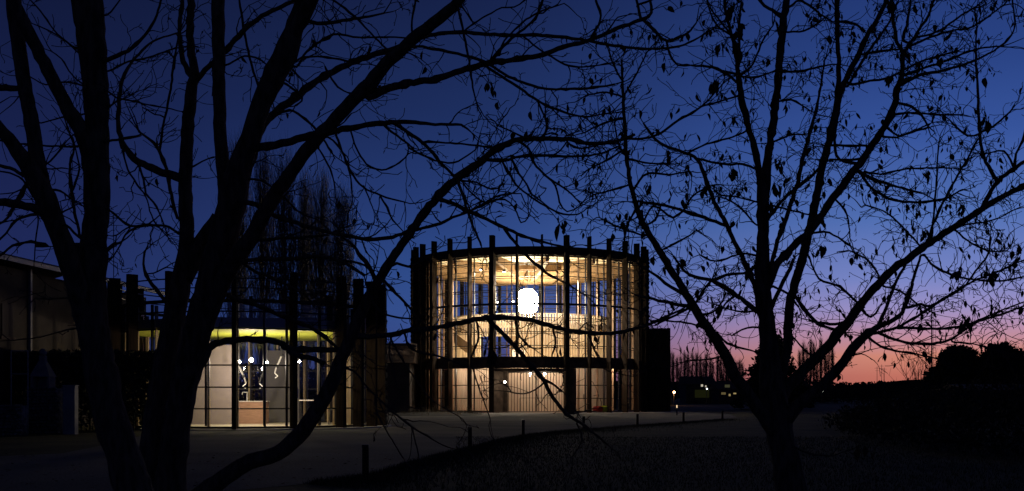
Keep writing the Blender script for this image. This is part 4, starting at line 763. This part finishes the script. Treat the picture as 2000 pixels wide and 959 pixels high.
# evergreen and bushy trees: small leaf faces in clumps through the crown
EVER = mat('evergreen', (.030, .038, .022), .9, .4, 3)
BUSH = mat('bramble', (.032, .030, .018), .95, .4, 3)
def leafy(mb, fn, n, rg, s0, s1):
    for _ in range(n):
        c = fn(); sz = rg.uniform(s0, s1)
        a = Vector([rg.gauss(0, 1) for _ in range(3)]).normalized()*sz; b = a.orthogonal().normalized()*sz*.5; b = Matrix.Rotation(rg.uniform(0, 6), 3, a.normalized()) @ b
        mb.add([c-a, c+b, c+a, c-b], [(0, 1, 2, 3)])
def crown_tree(px, Yd, H, wd, seed, label, name='bushy_tree', conical=False, n=5000, s=(.12, .3)):
    rg = random.Random(seed); p = P(px, 0, Yd); t = empty(name, (p.x, Yd, 0), label=label, cat='tree')
    mb = MB(); mb.tube([(0, 0, 0), (.1, 0, H*.5), (0, 0, H*.85)], [.22, .14, .04], 8)
    cl = []
    for _ in range(130):
        q = rg.random()
        z = H*(.05+.90*q); wr = (1-q*.97)**.8*wd/2 if conical else wd/2*math.sin(math.pi*min(1, .16+.80*q))**.6
        a = rg.uniform(0, 6.28); r_ = wr*rg.uniform(.2, 1); c = Vector((r_*math.cos(a), r_*math.sin(a), z)); cl.append((c, rg.uniform(.28, .62)*H/6))
        mb.tube([(0, 0, max(.3, z-.8)), c], [.05, .015], 4)
    for _ in range(150):
        c, r_ = rg.choice(cl); v = Vector((rg.gauss(0, .6), rg.gauss(0, .6), abs(rg.gauss(.5, .6)))).normalized(); mb.tube([c, c+v*r_*rg.uniform(.9, 1.7)], [.02, .012], 3)
    mb.build('trunk', TWIG, t)
    mb = MB()
    def fn():
        c, r_ = rg.choice(cl); v = Vector([rg.gauss(0, 1) for _ in range(3)]).normalized()*r_*rg.choice((rg.random()**.4, rg.uniform(.8, 1.45)))
        q = c+v; q.z = max(.2, min(H, q.z)); return q
    leafy(mb, fn, n, rg, *s); tag(mb.build('crown', EVER, t), kind='stuff'); return t
crown_tree(1508, 115, 7.6, 8.2, 1, 'broad dark evergreen behind the trunk of the right tree', 'conifer_tree', True, 16000)
crown_tree(1872, 100, 5.7, 4.9, 2, 'left of two rounded dark trees on the right horizon', n=16000)
crown_tree(1955, 97, 5.9, 4.6, 3, 'right of two rounded dark trees on the right horizon', n=18000, s=(.1, .25))
# bare shrubs on the horizon
def bare_shrub(px, Yd, H, seed, label):
    rg = random.Random(seed); p = P(px, 0, Yd); t = empty('bare_shrub', (p.x, Yd, 0), label=label, cat='shrub'); mb = MB()
    for _ in range(46):
        a = rg.uniform(0, 6.28); d = Vector((math.cos(a)*rg.uniform(.1, .6), math.sin(a)*.5, 1)).normalized(); q = Vector((0, 0, 0)); l = [q]
        for i in range(6): d = (d+Vector([rg.gauss(0, .12) for _ in range(3)])).normalized(); q = q+d*H/5.5; l.append(q)
        mb.tube(l, [.04*(1-.14*i) for i in range(7)], 3)
        for _ in range(5):
            b = rg.choice(l[2:]); mb.tube([b, b+Vector((rg.gauss(0, .4), rg.gauss(0, .4), .8)).normalized()*rg.uniform(.5, 1.2)], [.015, .008], 3)
    mb.build('branch', TWIG, t)
bare_shrub(1800, 110, 5.0, 5, 'bare twiggy shrub left of the tall mast on the horizon')
bare_shrub(1992, 96, 5.2, 6, 'bare twiggy shrub at the right edge of the horizon')
# bramble bank on the right
rg = random.Random(9); mb = MB()
line = [(13.2, 17.5), (10.2, 20.5), (9.4, 25), (9.6, 31), (11.5, 40), (15, 52), (22, 64)]
mb2 = MB()
def bankp():
    t = rg.random()*(len(line)-1); i = int(t); f = t-i; x0 = line[i][0]*(1-f)+line[i+1][0]*f; y0 = line[i][1]*(1-f)+line[i+1][1]*f
    u = rg.random()**1.4; wob = noise.noise(Vector((x0*.35+u*3, y0*.35, 0)))
    h = 1.35*min(1, u*4.5)**.7*(1+.45*wob)+.25; return Vector((x0+u*14+wob*.8, y0+rg.uniform(-2, 2)+u*3, h*rg.random()**.45))
leafy(mb, bankp, 26000, rg, .03, .10)
for _ in range(1500):
    p = bankp(); q = Vector((p.x, p.y, 0)); e = p+Vector((rg.gauss(0, .25), rg.gauss(0, .25), rg.uniform(.0, .45))); mb.tube([q, (q+e)/2+Vector((rg.gauss(0, .1), 0, .1)), e], [.006, .005, .002], 3)
tag(mb.build('bramble_undergrowth', BUSH), kind='stuff')
# planting bed by the hall with dry perennials
rg = random.Random(4)
mb = MB(); c0 = G(850, 808); mb.sphere((0, 0, 0), 1, 40, 8); o = mb.build('planting_bed', mat('bed_soil', (.022, .018, .013), .95, .3, 4, .5), smooth=True, loc=(P(850, 0, 78).x, 78, -.05)); o.scale = (3.4, 7.0, .22); tag(o, kind='structure')
mb = MB()
for _ in range(900):
    a = rg.uniform(0, 6.28); r_ = rg.random()**.5; x = P(850, 0, 78).x+3.3*r_*math.cos(a); y = 78+6.7*r_*math.sin(a); h = rg.uniform(.15, .55)*(1.3 if y > 80 else .7)
    mb.tube([(x, y, 0), (x+rg.gauss(0, .05), y, h*.6), (x+rg.gauss(0, .14), y+rg.gauss(0, .1), h)], [.008, .006, .003], 3)
tag(mb.build('dry_perennials', mat('dry_stalk', (.10, .075, .035), .9)), kind='stuff')
# short grass along the gravel edge and the near lawn
GR = mat('grass_blade', (.045, .042, .015), .9, .4, 2)
mb = MB()
ep = [Vector((*G(*p), 0)) for p in edge if 500 < p[0] < 1430]
def blade(x, y, h):
    a = rg.uniform(0, 6.28); dx, dy = math.cos(a)*.006, math.sin(a)*.006; lx, ly = rg.gauss(0, .35)*h, rg.gauss(0, .35)*h
    mb.add([(x-dx, y-dy, 0), (x+dx, y+dy, 0), (x+lx, y+ly, h)], [(0, 1, 2)])
for _ in range(26000):
    i = rg.randrange(len(ep)-1); t = rg.random(); p = ep[i].lerp(ep[i+1], t); u = rg.expovariate(1.2)
    blade(p.x+u*.5+rg.gauss(0, .05), p.y-u*.6, rg.uniform(.03, .10))
for _ in range(34000):
    y = rg.uniform(13, 34); x = rg.uniform(-.05*y, .52*y)
    blade(x, y, rg.uniform(.02, .07))
tag(mb.build('grass', GR), kind='stuff')
mb = MB()
for _ in range(1600):
    y = rg.uniform(12.5, 24); x = rg.uniform(-.46, .40)*y; s = rg.uniform(.02, .05); a = rg.uniform(0, 6.28)
    c = Vector((x, y, rg.uniform(.012, .03))); u = Vector((math.cos(a), math.sin(a), rg.uniform(-.2, .2)))*s; v = Vector((-math.sin(a), math.cos(a), rg.uniform(-.3, .3)))*s*.5
    mb.add([c-u, c+v, c+u, c-v], [(0, 1, 2, 3)])
tag(mb.build('fallen_leaves', mat('fallen_leaf', (.10, .06, .03), .9, .5, 3)), kind='stuff')
# hills far away and a dark belt of distant wood
HILL = mat('far_hill', (.020, .020, .022), 1)
mb = MB(); n = 160; v = []
for i in range(n+1):
    x = -1500+3000*i/n; px = 1000+F*x/1400
    h = 18+6*noise.noise(Vector((x*.004, 0, 0)))+3*noise.noise(Vector((x*.02, 3, 0)))
    if px > 1700: h += min(1, (px-1700)/160)*8
    v += [(x, 1400, -5), (x, 1400, h+1), (x, 1900, h*.6)]
mb.add(v, [(3*i+k, 3*i+3+k, 3*i+4+k, 3*i+1+k) for i in range(n) for k in (0, 1)])
tag(mb.build('hills', HILL), kind='structure')
mb = MB(); rg = random.Random(15)
def woodp():
    x = rg.uniform(-30, 330); y = rg.uniform(350, 380); h = 6.2+2.2*noise.noise(Vector((x*.03, 1, 0)))+.9*noise.noise(Vector((x*.2, 5, 0)))
    return Vector((x, y, h*rg.random()**.55))
leafy(mb, woodp, 16000, rg, .35, .9)
def woodq():
    x = rg.uniform(-210, 20); y = rg.uniform(300, 330); h = 10+3*noise.noise(Vector((x*.03, 1, 0)))+1.2*noise.noise(Vector((x*.2, 5, 0)))
    return Vector((x, y, h*rg.random()**.7))
leafy(mb, woodq, 16000, rg, .4, 1.1)
def scrubp():
    x = rg.uniform(36, 75); y = rg.uniform(222, 236); h = 2.6+1.6*noise.noise(Vector((x*.15, 7, 0)))+.6*noise.noise(Vector((x*.8, 5, 0)))
    return Vector((x, y, h*rg.random()**.6))
leafy(mb, scrubp, 7000, rg, .15, .4); tag(mb.build('distant_wood', HILL), kind='stuff')
# ================================================================ LEFT: HOUSE, HEDGE, GARDEN WALL
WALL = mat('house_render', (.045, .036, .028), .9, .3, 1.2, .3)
dirv = Vector((.0986, 1, 0)).normalized(); nrm = Vector((-dirv.y, dirv.x, 0)); X0 = -22.2
def HW(Yd, off=0, z=0): return Vector((X0+.0986*Yd, Yd, z))+nrm*off
house = empty('farmhouse', HW(41), label='long dark farmhouse with pale eaves behind the left trees', cat='house')
def hb(mb, y0, y1, o0, o1, z0, z1, z1b=None):
    c = [HW(y0, o0), HW(y1, o0), HW(y1, o1), HW(y0, o1)]; b = house.location
    zt = [z1, z1, z1b if z1b is not None else z1, z1b if z1b is not None else z1]; zb = [z0, z0, z0 if z1b is None else z0+(z1b-z1), z0 if z1b is None else z0+(z1b-z1)]
    v = [(p.x-b.x, p.y-b.y, zb[i]) for i, p in enumerate(c)]+[(p.x-b.x, p.y-b.y, zt[i]) for i, p in enumerate(c)]
    mb.add(v, [(0, 1, 2, 3), (7, 6, 5, 4), (0, 4, 5, 1), (1, 5, 6, 2), (2, 6, 7, 3), (3, 7, 4, 0)])
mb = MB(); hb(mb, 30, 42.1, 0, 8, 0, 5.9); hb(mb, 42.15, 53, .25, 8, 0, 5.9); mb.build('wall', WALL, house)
TILE = mat('roof_tile', (.07, .05, .04), .9, .4, 3, .4)
mb = MB(); hb(mb, 29.5, 53.5, -.55, 4, 6.05, 6.2, 7.3); hb(mb, 29.5, 53.5, 8.5, 4.01, 6.05, 6.2, 7.3); rf = mb.build('roof', TILE, house)
mb = MB(); hb(mb, 29.5, 53.5, -.64, -.56, 6.0, 6.16); mb.build('gutter', mat('pale_gutter', (.30, .27, .25), .5), rf)
for yy, oo in ((35.6, 3), (51.5, 2.2)):
    mb = MB(); hb(mb, yy, yy+.8, oo, oo+.8, 6.3, 8.15); c = mb.build('chimney', WALL, rf)
    mb = MB(); hb(mb, yy-.08, yy+.88, oo-.08, oo+.88, 8.152, 8.3); mb.build('cap', TILE, c)
mb = MB(); hb(mb, 42.0, 42.12, -.12, -.02, 0, 6.0); mb.build('downpipe', mat('zinc', (.22, .21, .20), .5), house)
for y0, z0 in ((40.2, 3.4), (37.5, 3.4), (46.5, 3.4)):
    mb = MB(); hb(mb, y0, y0+.75, -.045 if y0 < 42 else .2, -.005 if y0 < 42 else .245, z0, z0+1.15); s = mb.build('window', mat('closed_shutter', (.04, .03, .025), .8), house)
    mb = MB(); hb(mb, y0-.1, y0+.85, -.08 if y0 < 42 else .16, -.005 if y0 < 42 else .24, z0-.12, z0-.02); mb.build('sill', TILE, s)
q = HW(49.5, 3); t = empty('antenna_mast', (q.x, q.y, 6.2), label='thin television aerial standing on the farmhouse roof', cat='aerial')
t.location.x = P(222, 0, q.y).x
mb = MB(); mb.tube([(0, 0, -.6), (0, 0, 3.2)], .02, 6); mb.build('pole', STEEL, t)
mb = MB()
for z, l in ((3.1, .3), (2.9, .5), (2.6, .4)): mb.tube([(-l, 0, z), (l, 0, z)], .012, 5)
mb.build('crossbar', STEEL, t)
rg = random.Random(31); mb = MB()
def hedgep():
    return Vector((rg.uniform(-21, -12.6), 41+rg.uniform(-.6, .6), (2.75+.3*noise.noise(Vector((rg.random(), 0, 0))))*rg.random()**.6))
leafy(mb, hedgep, 17000, rg, .05, .13)
for i in range(26): x = -20.8+i*.32; mb.tube([(x, 41, 0), (x, 41, 2.5)], .03, 4)
tag(mb.build('hedge', EVER), 'tall black hedge in front of the farmhouse at left', 'hedge')
GAB = mat('gabion_stone', (.17, .16, .15), .9, .6, 9, .6)
# gabion walls: a steel cage filled with stones
rg = random.Random(77)
def gabion(px0, px1, Yd, h, label):
    a = P(px0, 0, Yd).x; b = P(px1, 0, Yd).x; t = empty('gabion_wall', ((a+b)/2, Yd, 0), label=label, cat='stone wall'); L2 = (b-a)/2; mb = MB()
    mb.bx(-L2+.05, L2-.05, -.22, .28, 0, h-.06)
    z = .05
    while z < h-.04:
        x = -L2+.08
        while x < L2-.06:
            r_ = rg.uniform(.05, .085); mb.sphere((x, -.24+rg.uniform(-.02, .02), z), r_, 6, 5, rg.uniform(.6, .9)); x += r_*1.8
        z += .11
    for i in range(int(L2*16)): mb.sphere((-L2+.1+i*.12, rg.uniform(-.2, .2), h-.07), rg.uniform(.05, .08), 6, 5, .7)
    mb.build('stones', GAB, t, True); mb = MB()
    for i in range(int(2*L2/.25)+1): mb.tube([(-L2+i*.25, -.33, 0), (-L2+i*.25, -.33, h)], .005, 4)
    for i in range(int(h/.25)+1): mb.tube([(-L2, -.33, i*.25), (L2, -.33, i*.25)], .005, 4)
    mb.build('wire_cage', STEEL, t)
gabion(55, 124, 37, 1.55, 'upper stone filled cage wall under the garden barbecue')
gabion(-60, 52, 35, 1.0, 'lower stone filled cage wall at the left edge')
a = P(138, 0, 36.5); mb = MB(); mb.bx(-.19, .19, -.15, .15, 0, 1.56); mb.bx(-.21, .21, -.17, .17, 1.56, 1.6)
tag(mb.build('gate_pier', mat('pale_render', (.30, .28, .24), .8, .2, 2), loc=(a.x, a.y, 0)), 'pale squat pier at the right end of the stone wall', 'pier')
a = P(84, 0, 38.4); t = empty('garden_barbecue', (a.x, a.y, 0), label='pale garden barbecue with a tapering chimney above the stone wall', cat='barbecue')
BQ = mat('pale_concrete', (.26, .24, .22), .85, .2, 4)
mb = MB(); mb.bx(-.42, .42, -.3, .3, 0, 1.5); mb.build('base', BQ, t)
mb = MB(); z1, z2 = 1.5, 2.0
mb.bx(-.32, -.24, -.26, .26, 1.5, 1.9); mb.bx(.24, .32, -.26, .26, 1.5, 1.9); mb.bx(-.24, .24, .18, .26, 1.5, 1.9)
mb.build('firebox', BQ, t)
mb = MB(); v = [(-.35, -.3, 1.9), (.35, -.3, 1.9), (.35, .3, 1.9), (-.35, .3, 1.9), (-.1, -.1, 2.45), (.1, -.1, 2.45), (.1, .1, 2.45), (-.1, .1, 2.45)]
mb.add(v, [(3, 2, 1, 0), (4, 5, 6, 7), (0, 1, 5, 4), (1, 2, 6, 5), (2, 3, 7, 6), (3, 0, 4, 7)]); mb.bx(-.1, .1, -.1, .1, 2.452, 2.62); mb.build('hood', BQ, t)
mb = MB(); mb.sphere((0, 0, 2.73), .13, 12, 8); mb.build('chimney_cap', BQ, t, True)
a = P(38, 0, 36.2); mb = MB()
for x in (-.27, .27): mb.tube([(x, 0, 0), (x, 0, 2.7)], .02, 6)
for z in (1.95, 2.69): mb.tube([(-.27, 0, z), (.27, 0, z)], .02, 6)
tag(mb.build('metal_frame', mat('galvanised', (.30, .30, .30), .5, metal=.5), loc=(a.x, a.y, 0)), 'thin upright metal frame beside the garden barbecue', 'frame')
# low farm buildings between the two round ones and at the right edge
def small_house(px0, px1, Yd, h, rh, label, wins=(), col=(.07, .06, .055), name='village_house', depth=8):
    a = P(px0, 0, Yd).x; b = P(px1, 0, Yd).x; t = empty(name, ((a+b)/2, Yd, 0), label=label, cat='house'); w2 = (b-a)/2
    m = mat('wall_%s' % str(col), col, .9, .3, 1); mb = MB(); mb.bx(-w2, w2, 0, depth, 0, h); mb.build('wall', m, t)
    mb = MB(); mb.add([(-w2-.3, -.4, h+.01), (w2+.3, -.4, h+.01), (w2+.3, depth+.4, h+.01), (-w2-.3, depth+.4, h+.01), (-w2-.3, depth/2, h+rh), (w2+.3, depth/2, h+rh)], [(0, 1, 5, 4), (2, 3, 4, 5), (0, 4, 3), (1, 2, 5), (3, 2, 1, 0)]); mb.build('roof', TILE, t)
    for px, py, ww, hh, c, s in wins:
        q = P(px, py, Yd); x = q.x-(a+b)/2; z = q.z; mb = MB()
        mb.bx(x-ww/2-.08, x+ww/2+.08, -.06, -.003, z-hh/2-.08, z-hh/2); mb.bx(x-ww/2-.08, x+ww/2+.08, -.06, -.003, z+hh/2, z+hh/2+.08); mb.bx(x-ww/2-.08, x-ww/2, -.06, -.003, z-hh/2, z+hh/2); mb.bx(x+ww/2, x+ww/2+.08, -.06, -.003, z-hh/2, z+hh/2)
        f = mb.build('window', STEEL, t); mb = MB(); mb.bx(x-ww/2, x+ww/2, -.03, -.004, z-hh/2, z+hh/2); mb.build('pane', lamp_mat('lit_%s_%s' % (c, s), c, s), f)
    return t
small_house(1340, 1396, 210, 3.6, 1.6, 'far house with a greenish lit wall front right of the side wing', [(1371, 769, 2.7, 1.5, (.55, .6, .12), .012), (1371, 752.6, .4, .5, (1, .9, .7), .5), (1378.5, 754.5, .3, .35, (1, .9, .7), .4)], (.05, .05, .04))  # widest pane is a glowing panel: greenish light on the wall made as emission
small_house(1404, 1446, 200, 2.6, 1.5, 'far low house with a cluster of yellow windows', [(1413, 768.5, .8, .4, (1, .75, .3), .1), (1425, 771.5, .35, .4, (1, .75, .3), .25), (1435, 768.5, .5, .25, (1, .75, .3), .3), (1420.5, 754, .9, .5, (.8, .8, .4), .05)], (.04, .035, .03))
small_house(1526, 1575, 230, 3.2, 1.8, 'far house with bright small windows behind the right trunk', [(1537, 761, .6, .6, (1, .9, .65), 1.5), (1553.5, 757.5, .8, 1.2, (1, .92, .7), 3), (1549.5, 754, .6, .6, (1, .85, .6), 1.2)], (.04, .035, .03))
small_house(1292, 1312, 170, 2.0, 1.0, 'dim low outbuilding beside the dark side wing', (), (.05, .05, .04))
small_house(1900, 2060, 62, 1.6, .35, 'low flat shed half hidden by the undergrowth at right', (), (.05, .05, .055), 'low_shed', 5)
small_house(700, 800, 88, 3.9, 1.7, 'dark outbuilding in the gap between pavilion and hall', (), (.05, .045, .04), 'outbuilding', 7)
# bare lights in the village
def street_lamp(px, py, Yd, r_, col, s, label, pw=0):
    q = P(px, py, Yd); t = empty('street_lamp', (q.x, Yd, 0), label=label, cat='street lamp', group='far lights beyond the lawn')
    mb = MB(); mb.tube([(0, 0, 0), (0, 0, q.z+.15)], .05, 6); mb.tube([(0, 0, q.z+.15), (0, -.35, q.z+.2)], .035, 6); mb.build('pole', STEEL, t)
    mb = MB(); mb.sphere((0, -.35, q.z), r_, 10, 6); mb.build('lamp_head', lamp_mat('far_%d' % px, col, s), t, True)
    if pw: point(t, (0, -.35, q.z-.3), col, pw, .1)
street_lamp(1316, 766, 165, .16, (1, .48, .18), 30, 'orange far lamp right of the dark side wing', 120)
street_lamp(1380, 759.5, 180, .13, (.9, .95, 1), 3, 'small white far lamp in front of the greenish lit house')
street_lamp(1480, 761, 200, .16, (.9, 1, .9), 1.5, 'single pale far lamp left of the right trunk')
street_lamp(1605, 763, 190, .22, (.9, 1, .8), 1.2, 'single pale far lamp right of the right trunk')
# tall mast on the horizon
q = P(1820, 0, 240); t = empty('radio_mast', (q.x, 240, 0), label='tall thin mast with a ladder on the orange horizon', cat='mast')
H = EYE+(HZ-598)/F*240
mb = MB(); mb.tube([(0, 0, 0), (0, 0, H)], [.20, .13], 8); mb.build('pole', STEEL, t)
mb = MB()
for x in (.35, .85): mb.tube([(x, 0, 0), (x, 0, H-1.5)], .035, 4)
z = 3.0
while z < H-1.6: mb.tube([(.35, 0, z), (.85, 0, z)], .03, 4); z += .55
for z in (6, 12, H-2): mb.tube([(0, 0, z), (.35, 0, z)], .03, 4)
mb.build('ladder', STEEL, t)
mb = MB()
for a in (0, 2.1, 4.2): mb.box((.5*math.cos(a), .5*math.sin(a), H-.3), (.25, .18, 1.3), a)
mb.tube([(-.5, 0, H-.2), (.5, 0, H-.2)], .04, 5); mb.build('antenna_panel', STEEL, t)
for px, top, lb in ((1713, 716, 'leftmost'), (1722, 712, 'tallest'), (1727, 718, 'rightmost')):
    q = P(px, 0, 220); h = EYE+(HZ-top)/F*220; t = empty('roof_aerial', (q.x, 220, 0), label=lb+' of three thin aerial poles against the orange horizon', cat='aerial', group='aerials on the horizon')
    mb = MB(); mb.tube([(0, 0, 0), (0, 0, h)], .045, 5); mb.build('pole', STEEL, t); mb = MB(); mb.tube([(-.5, 0, h-.3), (.5, 0, h-.3)], .03, 4); mb.tube([(-.35, 0, h-.8), (.35, 0, h-.8)], .03, 4); mb.build('crossbar', STEEL, t)
